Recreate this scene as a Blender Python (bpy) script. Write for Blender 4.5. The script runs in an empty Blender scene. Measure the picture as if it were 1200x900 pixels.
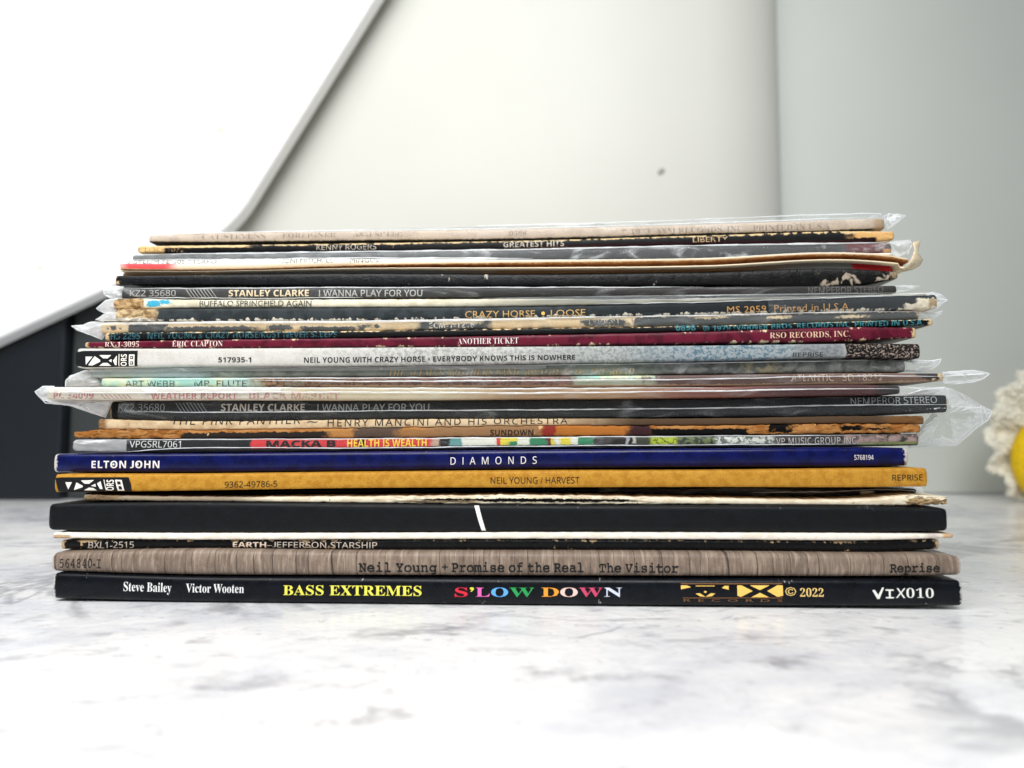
import bpy, bmesh, math, random
import numpy as np
from mathutils import Vector, noise as mnoise
from mathutils.geometry import tessellate_polygon

# ------------------------------------------------------------------ camera, world, lights
scene = bpy.context.scene
COL = scene.collection
W_PX, H_PX, F_PX = 1200.0, 900.0, 866.0      # photograph's own frame, focal length in its pixels
PITCH = math.radians(4.0)
EYE_Z, CAM_Y = 0.0586, -0.2525
cam_d = bpy.data.cameras.new("camera")
cam_d.sensor_width = 36.0
cam_d.lens = F_PX / W_PX * 36.0
cam_d.clip_start, cam_d.clip_end = 0.01, 50.0
cam_d.dof.use_dof = True
cam_d.dof.focus_distance = 0.278
cam_d.dof.aperture_fstop = 8.2
cam = bpy.data.objects.new("camera", cam_d)
COL.objects.link(cam)
cam.location = (0, CAM_Y, EYE_Z)
cam.rotation_euler = (math.pi / 2 + PITCH, 0, 0)
scene.camera = cam

world = bpy.data.worlds.new("World")
scene.world = world
world.use_nodes = True
bg = world.node_tree.nodes["Background"]
bg.inputs[0].default_value = (0.86, 0.93, 1.0, 1)
bg.inputs[1].default_value = 0.20


def area_lamp(name, loc, target, size, power, color):
    d = bpy.data.lights.new(name, 'AREA')
    d.shape = 'RECTANGLE'
    d.size, d.size_y = size
    d.energy, d.color = power, color
    o = bpy.data.objects.new(name, d)
    COL.objects.link(o)
    o.location = loc
    o.rotation_euler = (Vector(target) - Vector(loc)).to_track_quat('-Z', 'Y').to_euler()
    return o


area_lamp("front_overhead_light", (-0.16, -0.34, 0.62), (-0.02, -0.10, 0.0), (0.80, 0.42), 6.6, (1.0, 0.985, 0.96))  # broad soft light from above the front of the table
side = area_lamp("board_panel_fill", (0.02, -0.62, 0.80), (-0.18, 0.42, 0.44), (0.6, 0.5), 3.0, (0.97, 0.985, 1.0))  # added lamp, aimed to brighten the white board and cream panel
side.data.spread = math.radians(85)

scene.view_settings.view_transform = 'Standard'
scene.view_settings.look = 'None'
scene.view_settings.exposure = 0.0
scene.view_settings.gamma = 1.0
scene.cycles.max_bounces = 12
scene.cycles.transparent_max_bounces = 24

rng = random.Random(7)
YAW = 0.0132 / 1071.0                          # the stack is turned a little: its right end is nearer


def at(px, py, Y):
    """point of the vertical plane at depth Y that the photograph shows at pixel (px, py)"""
    rx, ry = (px - 600.0) / F_PX, -(py - 450.0) / F_PX
    dy = math.cos(PITCH) - ry * math.sin(PITCH)
    dz = math.sin(PITCH) + ry * math.cos(PITCH)
    t = (Y - CAM_Y) / dy
    return Vector((rx * t, Y, EYE_Z + dz * t))


def lin(c):
    return tuple((x / 255.0 / 12.92) if x <= 10 else ((x / 255.0 + 0.055) / 1.055) ** 2.4 for x in c)


def col(c, k=1.0):
    m = max(c)
    if m < 110:
        k *= 0.42 if m < 60 else 0.42 + 0.58 * (m - 60) / 50.0
    return tuple(min(0.94, v * k) for v in lin(c)) + (1.0,)


# ------------------------------------------------------------------ objects, tags
def link(o, parent=None):
    COL.objects.link(o)
    if parent is not None:
        o.parent = parent
    return o


def thing(name, label, cat, loc=(0, 0, 0), group=None):
    o = bpy.data.objects.new(name, None)
    link(o)
    o.location = loc
    o.empty_display_size = 0.01
    o['label'], o['category'] = label, cat
    if group:
        o['group'] = group
    return o


def mesh_obj(name, verts, faces, mat, parent=None, smooth=False, uvs=None):
    """verts are world points; they are stored relative to the parent's base"""
    off = parent_loc(parent)
    me = bpy.data.meshes.new(name)
    me.from_pydata([tuple(Vector(v) - off) for v in verts], [], faces)
    me.update()
    if uvs is not None:
        lay = me.uv_layers.new(name="spine")
        li = np.empty(len(me.loops), dtype=np.int32)
        me.loops.foreach_get("vertex_index", li)
        lay.data.foreach_set("uv", np.asarray(uvs, dtype=np.float32)[li].ravel())
    if smooth:
        me.polygons.foreach_set("use_smooth", [True] * len(me.polygons))
    if mat is not None:
        me.materials.append(mat)
    return link(bpy.data.objects.new(name, me), parent)


def parent_loc(p):
    v = Vector((0, 0, 0))
    while p is not None:
        v += p.location
        p = p.parent
    return v


# ------------------------------------------------------------------ node helper
class NT:
    def __init__(self, name, rough=0.5, spec=0.5):
        self.m = bpy.data.materials.new(name)
        self.m.use_nodes = True
        self.t = self.m.node_tree
        self.b = self.t.nodes["Principled BSDF"]
        self.b.inputs["Roughness"].default_value = rough
        self.b.inputs["Specular IOR Level"].default_value = spec
        self.out = self.t.nodes["Material Output"]

    def n(self, kind, **kw):
        nd = self.t.nodes.new(kind)
        for k, v in kw.items():
            setattr(nd, k, v)
        return nd

    def put(self, sock, v):
        if hasattr(v, "is_linked") or isinstance(v, bpy.types.NodeSocket):
            self.t.links.new(v, sock)
        else:
            sock.default_value = v

    def math(self, op, a, b=0.0, clamp=False):
        nd = self.n("ShaderNodeMath", operation=op)
        nd.use_clamp = clamp
        self.put(nd.inputs[0], a)
        self.put(nd.inputs[1], b)
        return nd.outputs[0]

    def ss(self, x, a, b, lo=0.0, hi=1.0):
        nd = self.n("ShaderNodeMapRange", interpolation_type='SMOOTHSTEP')
        self.put(nd.inputs[0], x)
        if a > b:
            a, b, lo, hi = b, a, hi, lo
        for i, v in zip((1, 2, 3, 4), (a, b, lo, hi)):
            nd.inputs[i].default_value = v
        return nd.outputs[0]

    def mix(self, f, a, b):
        nd = self.n("ShaderNodeMix", data_type='RGBA')
        self.put(nd.inputs[0], f)
        self.put(nd.inputs[6], a)
        self.put(nd.inputs[7], b)
        return nd.outputs[2]

    def noise(self, vec, scale, detail=3.0, rough=0.55, dist=0.0):
        nd = self.n("ShaderNodeTexNoise")
        self.put(nd.inputs["Vector"], vec)
        nd.inputs["Scale"].default_value = scale
        nd.inputs["Detail"].default_value = detail
        nd.inputs["Roughness"].default_value = rough
        nd.inputs["Distortion"].default_value = dist
        return nd.outputs["Fac"]

    def vec(self, x, y, z=0.0):
        nd = self.n("ShaderNodeCombineXYZ")
        for i, v in enumerate((x, y, z)):
            self.put(nd.inputs[i], v)
        return nd.outputs[0]

    def obj(self):
        return self.n("ShaderNodeTexCoord").outputs["Object"]

    def uv(self):
        s = self.n("ShaderNodeSeparateXYZ")
        nd = self.n("ShaderNodeUVMap")
        nd.uv_map = "spine"
        self.put(s.inputs[0], nd.outputs[0])
        return s.outputs[0], s.outputs[1]

    def bump(self, h, strength, dist=0.001):
        nd = self.n("ShaderNodeBump")
        nd.inputs["Strength"].default_value = strength
        nd.inputs["Distance"].default_value = dist
        self.put(nd.inputs["Height"], h)
        self.put(self.b.inputs["Normal"], nd.outputs[0])

    def base(self, c):
        self.put(self.b.inputs["Base Color"], c)


def plain_mat(name, c, rough=0.6, grain=0.06, scale=400.0, bump=0.1, spec=0.4):
    k = NT(name, rough, spec)
    o = k.obj()
    f = k.noise(o, scale, 4)
    dark = tuple(v * (1 - 2 * grain) for v in c[:3]) + (1,)
    k.base(k.mix(k.ss(f, 0.3, 0.7), dark, c))
    if bump:
        k.bump(f, bump, 0.0004)
    return k.m


SEED = [0.0]


def spine_mat(name, base, base2=None, blot=(1.2, 0.45, 0.6), segs=(), wear=None, ends=None,
              rough=0.45, spec=0.4, jag=(0.05, 0.12), grain=0.10, planks=False, bump=0.15, hv=0.12):
    """printed card spine. u is the place along the spine (hundredths of the photo's width units), v runs from
    the lower fold (0) to the upper fold (1).  segs = (u0, u1, colour, softness, v0, v1): colour patches."""
    SEED[0] += 3.7
    k = NT(name, rough, spec * 0.42)
    u, v = k.uv()
    s = SEED[0]
    iso = k.vec(k.math('ADD', u, s), k.math('MULTIPLY', v, hv), s)       # about isotropic over the spine
    fine = k.noise(iso, 60.0, 4, 0.6)
    n1 = k.noise(iso, 9.0, 5, 0.62)
    n2 = k.noise(k.vec(k.math('ADD', u, s + 11.0), k.math('MULTIPLY', v, hv), s), 22.0, 5, 0.65)
    c = base
    if base2 is not None:
        c = k.mix(k.ss(k.noise(iso, blot[0] * 5, 4, 0.6), blot[1], blot[2]), base, base2)
    if planks:
        vo = k.n("ShaderNodeTexVoronoi", voronoi_dimensions='1D', feature='DISTANCE_TO_EDGE')
        wn = k.noise(k.vec(u, 0.5, s), 1.7, 2, 0.5)
        wob = k.math('ADD', k.math('ADD', u, k.math('MULTIPLY', v, 0.012)), k.math('MULTIPLY', wn, 0.9))
        k.put(vo.inputs["W"], wob)
        vo.inputs["Scale"].default_value = 4.4
        vc = k.n("ShaderNodeTexVoronoi", voronoi_dimensions='1D', feature='F1')
        k.put(vc.inputs["W"], wob)
        vc.inputs["Scale"].default_value = 4.4
        tone = k.n("ShaderNodeSeparateColor")
        k.put(tone.inputs[0], vc.outputs["Color"])
        c = k.mix(k.math('MULTIPLY', tone.outputs[0], 0.75), c, planks[0])
        streak = k.noise(k.vec(k.math('MULTIPLY', u, 28.0), k.math('MULTIPLY', v, 0.9), s), 1.0, 4, 0.7)
        c = k.mix(k.ss(streak, 0.46, 0.75), c, planks[1])
        c = k.mix(k.ss(streak, 0.46, 0.25, 0.0, 0.6), c, planks[2])
        c = k.mix(k.ss(vo.outputs["Distance"], 0.035, 0.006, 0.0, 0.85), c, planks[2])
    uj = k.math('ADD', u, k.math('MULTIPLY', k.math('SUBTRACT', n1, 0.5), jag[0] * 2))
    vj = k.math('ADD', v, k.math('MULTIPLY', k.math('SUBTRACT', n2, 0.5), jag[1] * 2))
    for sg in segs:
        u0, u1, cc, soft = sg[0] / 100.0, sg[1] / 100.0, sg[2], sg[3] / 100.0
        v0, v1 = (sg[4], sg[5]) if len(sg) > 5 else (-9, 9)
        f = k.math('MULTIPLY', k.ss(uj, u0 - soft, u0 + soft + 1e-4), k.ss(uj, u1 + soft + 1e-4, u1 - soft))
        if v0 > -5:
            f = k.math('MULTIPLY', f, k.ss(vj, v0 - 0.04, v0 + 0.04))
        if v1 < 5:
            f = k.math('MULTIPLY', f, k.ss(vj, v1 + 0.04, v1 - 0.04))
        if isinstance(cc, list):                                            # speckled patch: [colour, colour, scale, lo, hi]
            sp = k.noise(k.vec(k.math('ADD', u, s + 5), k.math('MULTIPLY', v, hv * 1.3), s), cc[2], 2, 0.5, 0.6)
            cc = k.mix(k.ss(sp, cc[3], cc[4]), cc[0], cc[1])
        c = k.mix(f, c, cc)
    # light paper grain
    c = k.mix(k.math('MULTIPLY', k.ss(fine, 0.62, 0.35), grain), c, (0.02, 0.018, 0.015, 1))
    dust = k.noise(iso, 130.0, 2, 0.5)
    c = k.mix(k.math('MULTIPLY', k.ss(dust, 0.70, 0.76), 0.30), c, (0.45, 0.43, 0.40, 1))
    if wear:
        wc, top, bot, body, sc = wear
        nw = k.noise(k.vec(k.math('ADD', u, s + 23), k.math('MULTIPLY', v, hv * 0.6), s), sc, 6, 0.66)
        nw2 = k.noise(k.vec(k.math('ADD', u, s + 31), 0.3, s), 2.2, 3, 0.6)  # where along the spine it is worn
        e_t = k.ss(v, 0.62, 0.97, 0.0, top)
        e_b = k.ss(v, 0.38, 0.03, 0.0, bot)
        amt = k.math('ADD', k.math('MAXIMUM', e_t, e_b), body)
        amt = k.math('ADD', amt, k.math('MULTIPLY', k.math('SUBTRACT', nw2, 0.5), 0.45))
        f = k.ss(k.math('ADD', nw, amt), 0.505, 0.545)
        wmix = k.mix(fine, wc, tuple(x * 0.55 for x in wc[:3]) + (1,))
        c = k.mix(f, c, wmix)
    if ends:                                                                # rubbed-through corners: colour, u0, u1, reach
        ec, u0, u1, reach = ends
        du = k.math('MINIMUM', k.math('SUBTRACT', u, u0 / 100.0), k.math('SUBTRACT', u1 / 100.0, u))
        du = k.math('ADD', du, k.math('MULTIPLY', k.math('SUBTRACT', n2, 0.5), reach / 60.0))
        c = k.mix(k.ss(du, reach / 100.0, reach / 160.0), c, k.mix(fine, ec, tuple(x * 0.5 for x in ec[:3]) + (1,)))
    k.base(c)
    # scuffed sheen
    k.put(k.b.inputs["Roughness"], k.ss(n1, 0.3, 0.7, max(0.05, rough - 0.05), rough + 0.07))
    if bump:
        k.bump(k.math('ADD', k.math('MULTIPLY', fine, 0.6), n1), bump, 0.0004)
    return k.m


def ink_mat(name, c, fade=0.0, rough=0.5):
    k = NT(name, rough, 0.3)
    k.base(c)
    if fade > 0:
        f = k.noise(k.obj(), 700.0, 4, 0.65)
        tr = k.n("ShaderNodeBsdfTransparent")
        mx = k.n("ShaderNodeMixShader")
        k.put(mx.inputs[0], k.ss(f, 0.5 + 0.28 * (fade - 0.5) - 0.06, 0.5 + 0.28 * (fade - 0.5) + 0.06))
        k.put(mx.inputs[1], tr.outputs[0])
        k.put(mx.inputs[2], k.b.outputs[0])
        k.put(k.out.inputs[0], mx.outputs[0])
    return k.m


INK = {}


def ink(c, fade=0.0):
    key = (tuple(c), fade)
    if key not in INK:
        INK[key] = ink_mat("printing_ink", col(c), fade)
    return INK[key]


def film_mat(name, body, streak, scale=(40, 160),  rough=0.12, tint=(0.92, 0.95, 0.97), lit=0.0):
    """thin clear polythene: mostly see-through, a little milky, with glossy creases"""
    k = NT(name, rough, 0.6)
    k.base(tint + (1,))
    o = k.obj()
    mp = k.n("ShaderNodeMapping")
    k.put(mp.inputs[0], o)
    mp.inputs[3].default_value = (scale[0], 60, scale[1])
    cr = k.noise(mp.outputs[0], 1.0, 5, 0.6, 1.4)
    f = k.ss(cr, 0.53, 0.72, body, streak)
    tr = k.n("ShaderNodeBsdfTransparent")
    tr.inputs[0].default_value = (0.985, 0.99, 0.99, 1)
    body_out = k.b.outputs[0]
    if lit:
        tl = k.n("ShaderNodeBsdfTranslucent")
        tl.inputs[0].default_value = tint + (1,)
        m0 = k.n("ShaderNodeMixShader")
        m0.inputs[0].default_value = lit
        k.put(m0.inputs[1], body_out)
        k.put(m0.inputs[2], tl.outputs[0])
        body_out = m0.outputs[0]
    mx = k.n("ShaderNodeMixShader")
    fr = k.n("ShaderNodeFresnel")
    fr.inputs[0].default_value = 1.35
    k.bump(cr, 0.7, 0.0012)
    k.put(mx.inputs[0], k.math('ADD', f, k.math('MULTIPLY', fr.outputs[0], 0.35), True))
    k.put(mx.inputs[1], tr.outputs[0])
    k.put(mx.inputs[2], body_out)
    k.put(k.out.inputs[0], mx.outputs[0])
    return k.m


FILM = film_mat("clear_polythene", 0.02, 0.15)
FILM_FLAP = film_mat("clear_polythene_flap", 0.035, 0.36, (55, 110))
FILM_MILK_LIT = film_mat("lit_milky_polythene", 0.40, 0.95, (50, 140), 0.25, (0.96, 0.97, 0.98), 0.3)  # milky film, its backlit glow and highlights painted in as extra whiteness
FILM_EDGE_HIGHLIGHT = film_mat("polythene_fold_highlight", 0.55, 0.9, (90, 90), 0.2)  # denser white film that paints the highlights of creases and seams

# ------------------------------------------------------------------ the record builder
CEIL_X = np.linspace(-0.24, 0.24, 1600)
CEIL_Z = np.zeros(1600)
DEPTH = 0.308
BACK = Vector((0.0412, 1.0, 0.0)).normalized()


def curve(pts):
    xs, ys = [p[0] for p in pts], [p[1] for p in pts]

    def f(x):
        # monotone-ish smooth interpolation
        x = np.clip(x, xs[0], xs[-1])
        i = np.clip(np.searchsorted(xs, x) - 1, 0, len(xs) - 2)
        xa, ya = np.array(xs, float), np.array(ys, float)
        m = np.gradient(ya, xa)
        h = xa[i + 1] - xa[i]
        t = (x - xa[i]) / h
        return ((1 + 2 * t) * (1 - t) ** 2 * ya[i] + t * (1 - t) ** 2 * h * m[i]
                + t * t * (3 - 2 * t) * ya[i + 1] + t * t * (t - 1) * h * m[i + 1])
    return f


class Jacket:
    pass


def jacket(parent, name, x0, x1, top, bot, Y, mat, bulge=0.0016, sq=3.0, corner=5.0, edge=0.25, rag=(), depth=DEPTH,
           sprof=None, clamp=True, raise_ceil=True, n=240, min_h=0.0007):
    """card jacket, spine to the camera.  top / bot: pixel curves of the spine's two folds; Y: depth of its right end"""
    J = Jacket()
    ft, fb = curve(top), curve(bot)
    px = np.linspace(x0, x1, n)
    # crowd samples at the two ends for the rounded corners
    e = 0.5 - 0.5 * np.cos(np.linspace(0, math.pi, n))
    px = 0.55 * px + 0.45 * (x0 + (x1 - x0) * e)
    yy = Y + YAW * (1130 - px)
    P_t = np.array([at(p, t, y) for p, t, y in zip(px, ft(px), yy)])
    P_b = np.array([at(p, b, y) for p, b, y in zip(px, fb(px), yy)])
    xw = 0.5 * (P_t[:, 0] + P_b[:, 0])
    zt, zb = P_t[:, 2].copy(), P_b[:, 2].copy()
    jt = np.array([mnoise.noise(Vector((p * 0.35, Y * 900, 1.3))) + 0.6 * mnoise.noise(Vector((p * 1.1, Y * 900, 5.3))) for p in px])
    jb = np.array([mnoise.noise(Vector((p * 0.35, Y * 900, 7.7))) + 0.6 * mnoise.noise(Vector((p * 1.1, Y * 900, 9.9))) for p in px])
    zt += jt * edge * 0.0003
    zb += jb * edge * 0.0003
    if clamp:
        zb = np.maximum(zb, np.interp(xw, CEIL_X, CEIL_Z) + 0.00012)
        zt = np.maximum(zt, zb + min_h)
    if raise_ceil:
        m = (CEIL_X >= xw[0] - 0.001) & (CEIL_X <= xw[-1] + 0.001)
        CEIL_Z[m] = np.maximum(CEIL_Z[m], np.interp(CEIL_X[m], xw, zt))
    # rounded ends
    cw = corner
    d = np.minimum(px - x0, x1 - px)
    r = np.clip(1 - d / cw, 0, 1)
    rec = 1 - np.sqrt(np.clip(1 - r * r, 0, 1))
    zmid, hh = 0.5 * (zt + zb), 0.5 * (zt - zb)
    hs = hh * (1 - 0.30 * rec)
    yback = rec * cw * 0.00029 * 0.9
    if sprof is None:
        vs = np.array([0, .012, .04, .085, .15, .25, .38, .5, .62, .75, .85, .915, .96, .988, 1.0])
        off = lambda v: bulge * (1 - (1 - abs(2 * v - 1) ** sq) ** (1.0 / sq))
    else:
        vs = np.array([a for a, _ in sprof])
        off = lambda v: float(np.interp(v, vs, [b for _, b in sprof]))
    m_ = len(vs)
    verts, uvs, faces = [], [], []
    rough_y = np.zeros((n, m_))
    rough_z = np.zeros((n, m_))
    for (a, b, amp) in rag:
        for i in range(n):
            if a <= px[i] <= b:
                w = min(1, (px[i] - a) / 4 + .2, (b - px[i]) / 4 + .2)
                for j in range(m_):
                    q = Vector((px[i] * 0.9, vs[j] * 9, Y * 700))
                    rough_y[i, j] += amp * w * (mnoise.noise(q) + 0.7 * mnoise.noise(q * 2.7))
                    rough_z[i, j] += 0.5 * amp * w * mnoise.noise(q * 1.7 + Vector((9, 9, 9)))
    for i in range(n):
        for j, v in enumerate(vs):
            z = zmid[i] + hs[i] * (2 * v - 1)
            o = off(v) + yback[i] + rough_y[i, j]
            verts.append(Vector((xw[i], yy[i], z + rough_z[i, j])) + BACK * o)
            uvs.append((px[i] / 100.0, v))
    nb = len(verts)
    mid = n // 2
    for i in range(n):                                 # far edge
        bx = Vector((xw[i], yy[i], 0)) + BACK * depth
        for z, v in ((zb[i], 0.0), (zt[i], 1.0)):
            verts.append(Vector((bx.x, bx.y, z)))
            uvs.append((px[i] / 100.0, v))
    for i in range(n - 1):
        for j in range(m_ - 1):
            a = i * m_ + j
            faces.append((a, a + m_, a + m_ + 1, a + 1))
        faces.append((i * m_ + m_ - 1, (i + 1) * m_ + m_ - 1, nb + 2 * (i + 1) + 1, nb + 2 * i + 1))
        faces.append((i * m_, nb + 2 * i, nb + 2 * (i + 1), (i + 1) * m_))
        faces.append((nb + 2 * i, nb + 2 * i + 1, nb + 2 * (i + 1) + 1, nb + 2 * (i + 1)))
    faces.append([j for j in range(m_)] + [nb + 1, nb])
    last = (n - 1) * m_
    faces.append([nb + 2 * (n - 1), nb + 2 * (n - 1) + 1] + [last + j for j in reversed(range(m_))])
    o = mesh_obj(name, verts, faces, mat, parent, False, uvs)
    o.data.polygons.foreach_set("use_smooth", [len(p.vertices) == 4 for p in o.data.polygons])
    J.__dict__.update(obj=o, px=px, xw=xw, zt=zt, zb=zb, zmid=zmid, hs=hs, yy=yy, off=off, parent=parent, ft=ft, fb=fb, Y=Y, x0=x0, x1=x1)
    return J


def surf(J, p, v, lift=0.00013):
    """point on jacket J's spine: p = place along (photo px), v = across"""
    x = np.interp(p, J.px, J.xw)
    z = np.interp(p, J.px, J.zmid) + np.interp(p, J.px, J.hs) * (2 * v - 1)
    y = np.interp(p, J.px, J.yy)
    return Vector((x, y, z)) + BACK * (J.off(min(1, max(0, v))) - lift)


def v_of(J, p, y):
    t, b = float(J.ft(np.array([p]))[0]), float(J.fb(np.array([p]))[0])
    return (b - y) / (b - t)


# ------------------------------------------------------------------ lettering
def _map(style, ch):
    o = ord(ch)
    tab = {'serifb': (0x1D400, 0x1D41A, 0x1D7CE), 'serif': (0x1D400, 0x1D41A, 0x1D7CE), 'sansb': (0x1D5D4, 0x1D5EE, 0x1D7EC),
           'sans': (0x1D5A0, 0x1D5BA, 0x1D7E2), 'mono': (0x1D670, 0x1D68A, 0x1D7F6)}
    if style not in tab:
        return ch
    if ch == 'I' and style in ('sans', 'sansb'):
        return chr(tab[style][1] + 11)
    A, a, d = tab[style]
    if 'A' <= ch <= 'Z':
        return chr(A + o - 65)
    if 'a' <= ch <= 'z':
        return chr(a + o - 97)
    if '0' <= ch <= '9':
        return chr(d + o - 48)
    return ch


def glyphs(text, style, offset=0.0, spacing=1.0):
    """outline mesh of a line of lettering: list of (x, y), faces, width, cap height"""
    c = bpy.data.curves.new("lettering", 'FONT')
    c.body = "".join(_map(style, ch) for ch in text)
    c.resolution_u = 2
    c.space_character = spacing
    c.offset = offset
    o = bpy.data.objects.new("lettering", c)
    COL.objects.link(o)
    bpy.context.view_layer.update()
    me = bpy.data.meshes.new_from_object(o.evaluated_get(bpy.context.evaluated_depsgraph_get()))
    vs = [(v.co.x, v.co.y) for v in me.vertices]
    fs = [tuple(p.vertices) for p in me.polygons]
    bpy.data.objects.remove(o)
    bpy.data.curves.remove(c)
    bpy.data.meshes.remove(me)
    if style in ('sans', 'sansb', 'plain') and text == text.upper():
        # keep capital J on the baseline and trim the stroke used for I to the capitals' height
        par = list(range(len(vs)))

        def root(i):
            while par[i] != i:
                par[i] = par[par[i]]
                i = par[i]
            return i
        for f in fs:
            for i in f[1:]:
                par[root(i)] = root(f[0])
        comp = {}
        for i in range(len(vs)):
            comp.setdefault(root(i), []).append(i)
        for ids in comp.values():
            lo, hi = min(vs[i][1] for i in ids), max(vs[i][1] for i in ids)
            cap = CAP[style]
            if hi - lo > 0.5 and (lo < -0.15 or hi > cap + 0.035):
                xr = max(vs[i][0] for i in ids)
                for i in ids:
                    x, y = vs[i]
                    vs[i] = (xr - (xr - x) * (1.15 if lo < -0.15 else 1.0) + (0.06 if lo < -0.15 else 0.0), (y - lo) / (hi - lo) * cap)
    return vs, fs


def place(J, pv, faces, lift, dv=0.09, dp=14.0):
    """lay flat shapes, given as (place along, v across), on the curved spine: cut them fine enough to follow it"""
    verts, out, cache = [], [], {}

    def vid(q):
        k = (round(q[0], 4), round(q[1], 5))
        if k not in cache:
            cache[k] = len(verts)
            verts.append(surf(J, q[0], q[1], lift))
        return cache[k]
    todo = []
    for f in faces:
        if len(f) == 3:
            todo.append(tuple(pv[i] for i in f))
            continue
        flat = [Vector((pv[i][0], pv[i][1] * 25.0, 0.0)) for i in f]
        for tri in tessellate_polygon([flat]):
            todo.append(tuple(pv[f[i]] for i in tri))
    while todo:
        t = todo.pop()
        L = [max(abs(t[i][1] - t[(i + 1) % 3][1]) / dv, abs(t[i][0] - t[(i + 1) % 3][0]) / dp) for i in range(3)]
        i = L.index(max(L))
        if L[i] <= 1.0:
            ids = tuple(vid(q) for q in t)
            if len(set(ids)) == 3:
                out.append(ids)
            continue
        a, b, c = t[i], t[(i + 1) % 3], t[(i + 2) % 3]
        m = ((a[0] + b[0]) / 2, (a[1] + b[1]) / 2)
        todo += [(a, m, c), (m, b, c)]
    return verts, out


CAP = {'serifb': 0.68, 'serif': 0.68, 'sansb': 0.714, 'sans': 0.714, 'mono': 0.58, 'plain': 0.682}


def letter(J, text, x0, x1, yb, yt, style='sans', c=(230, 230, 225), fade=0.0, offset=0.0, spacing=1.0, name="lettering",
           slant=0.0, lift=0.00013, jitter=0.0):
    """print a line on the spine: from px x0 to x1, baseline yb and cap line yt measured at its middle"""
    vs, fs = glyphs(text, style, offset, spacing)
    if not vs:
        return
    xmin, xmax = min(v[0] for v in vs), max(v[0] for v in vs)
    xm = 0.5 * (x0 + x1)
    vb, vt = v_of(J, xm, yb), v_of(J, xm, yt)
    cap = CAP[style]
    pts = []
    for gx, gy in vs:
        p = x0 + (gx - xmin) / (xmax - xmin) * (x1 - x0) + slant * gy / cap
        v = vb + (vt - vb) * gy / cap
        if jitter:
            p += jitter * mnoise.noise(Vector((gx * 9, gy * 9, 0)))
            v += jitter * 0.04 * mnoise.noise(Vector((gx * 9, gy * 9, 4)))
        pts.append((p, v))
    pts, fs = place(J, pts, fs, lift)
    mesh_obj(name, pts, fs, ink(c, fade), J.parent)


def patch(J, polys, c, name="printed_mark", lift=0.00013, fade=0.0):
    """flat printed shapes given in photo px"""
    verts, faces = [], []
    for poly in polys:
        i0 = len(verts)
        for (p, y) in poly:
            verts.append((p, v_of(J, p, y)))
        faces.append(tuple(range(i0, len(verts))))
    verts, faces = place(J, verts, faces, lift)
    return mesh_obj(name, verts, faces, ink(c, fade), J.parent)


def rot_text(J, text, x0, x1, y0, y1, c, name="lettering", style='sansb', lift=0.00026):
    """text turned a quarter: reads upward, fills the px box"""
    vs, fs = glyphs(text, style)
    ax, bx = min(v[0] for v in vs), max(v[0] for v in vs)
    ay, by = min(v[1] for v in vs), max(v[1] for v in vs)
    pts = []
    for gx, gy in vs:
        p = x1 + (x0 - x1) * (gy - ay) / (by - ay)
        y = y1 + (y0 - y1) * (gx - ax) / (bx - ax)
        pts.append((p, v_of(J, p, y)))
    pts, fs = place(J, pts, fs, lift)
    mesh_obj(name, pts, fs, ink(c), J.parent)


# ------------------------------------------------------------------ clear outer sleeves
def sleeve_front(J, x0, x1, mat=None, lift=0.0007, v0=0.02, v1=0.98, name="plastic_sleeve", n=150, wave=0.00018):
    vs = np.linspace(v0, v1, 9)
    px = np.linspace(x0, x1, n)
    verts, faces = [], []
    for i, p in enumerate(px):
        for j, v in enumerate(vs):
            w = wave * (mnoise.noise(Vector((p * 0.03, v * 3, J.Y * 500))) + 0.5 * mnoise.noise(Vector((p * 0.12, v * 5, J.Y * 300))))
            verts.append(surf(J, p, v, lift + w))
    m = len(vs)
    for i in range(n - 1):
        for j in range(m - 1):
            a = i * m + j
            faces.append((a, a + m, a + m + 1, a + 1))
    return mesh_obj(name, verts, faces, mat or FILM, J.parent, True)


def crease(J, pts, w=0.0003, mat=None, name="sleeve_crease_highlight", lift=0.0009):
    """fold line of the sleeve along the spine, its highlight painted as whiter film (photo px)"""
    f = curve(pts)
    px = np.linspace(pts[0][0], pts[-1][0], 140)
    verts, faces = [], []
    for i, p in enumerate(px):
        y = float(f(np.array([p]))[0]) + 0.5 * mnoise.noise(Vector((p * 0.02, 3.1, J.Y * 400))) + 0.25 * mnoise.noise(Vector((p * 0.13, 8.1, J.Y * 400)))
        c0 = surf(J, p, v_of(J, p, y), lift)
        ww = w * (0.75 + 0.6 * mnoise.noise(Vector((p * 0.06, 1.7, J.Y * 300)))) * min(1.0, 0.15 + i / 18.0, 0.15 + (len(px) - 1 - i) / 18.0)
        for a in range(4):
            ang = a * math.pi / 2
            verts.append(c0 + Vector((0, 0.6 * ww * math.cos(ang), ww * math.sin(ang))))
    for i in range(len(px) - 1):
        for a in range(4):
            b = (a + 1) % 4
            faces.append((i * 4 + a, i * 4 + b, i * 4 + 4 + b, i * 4 + 4 + a))
    return mesh_obj(name, verts, faces, mat or FILM_EDGE_HIGHLIGHT, J.parent, True)


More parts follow.
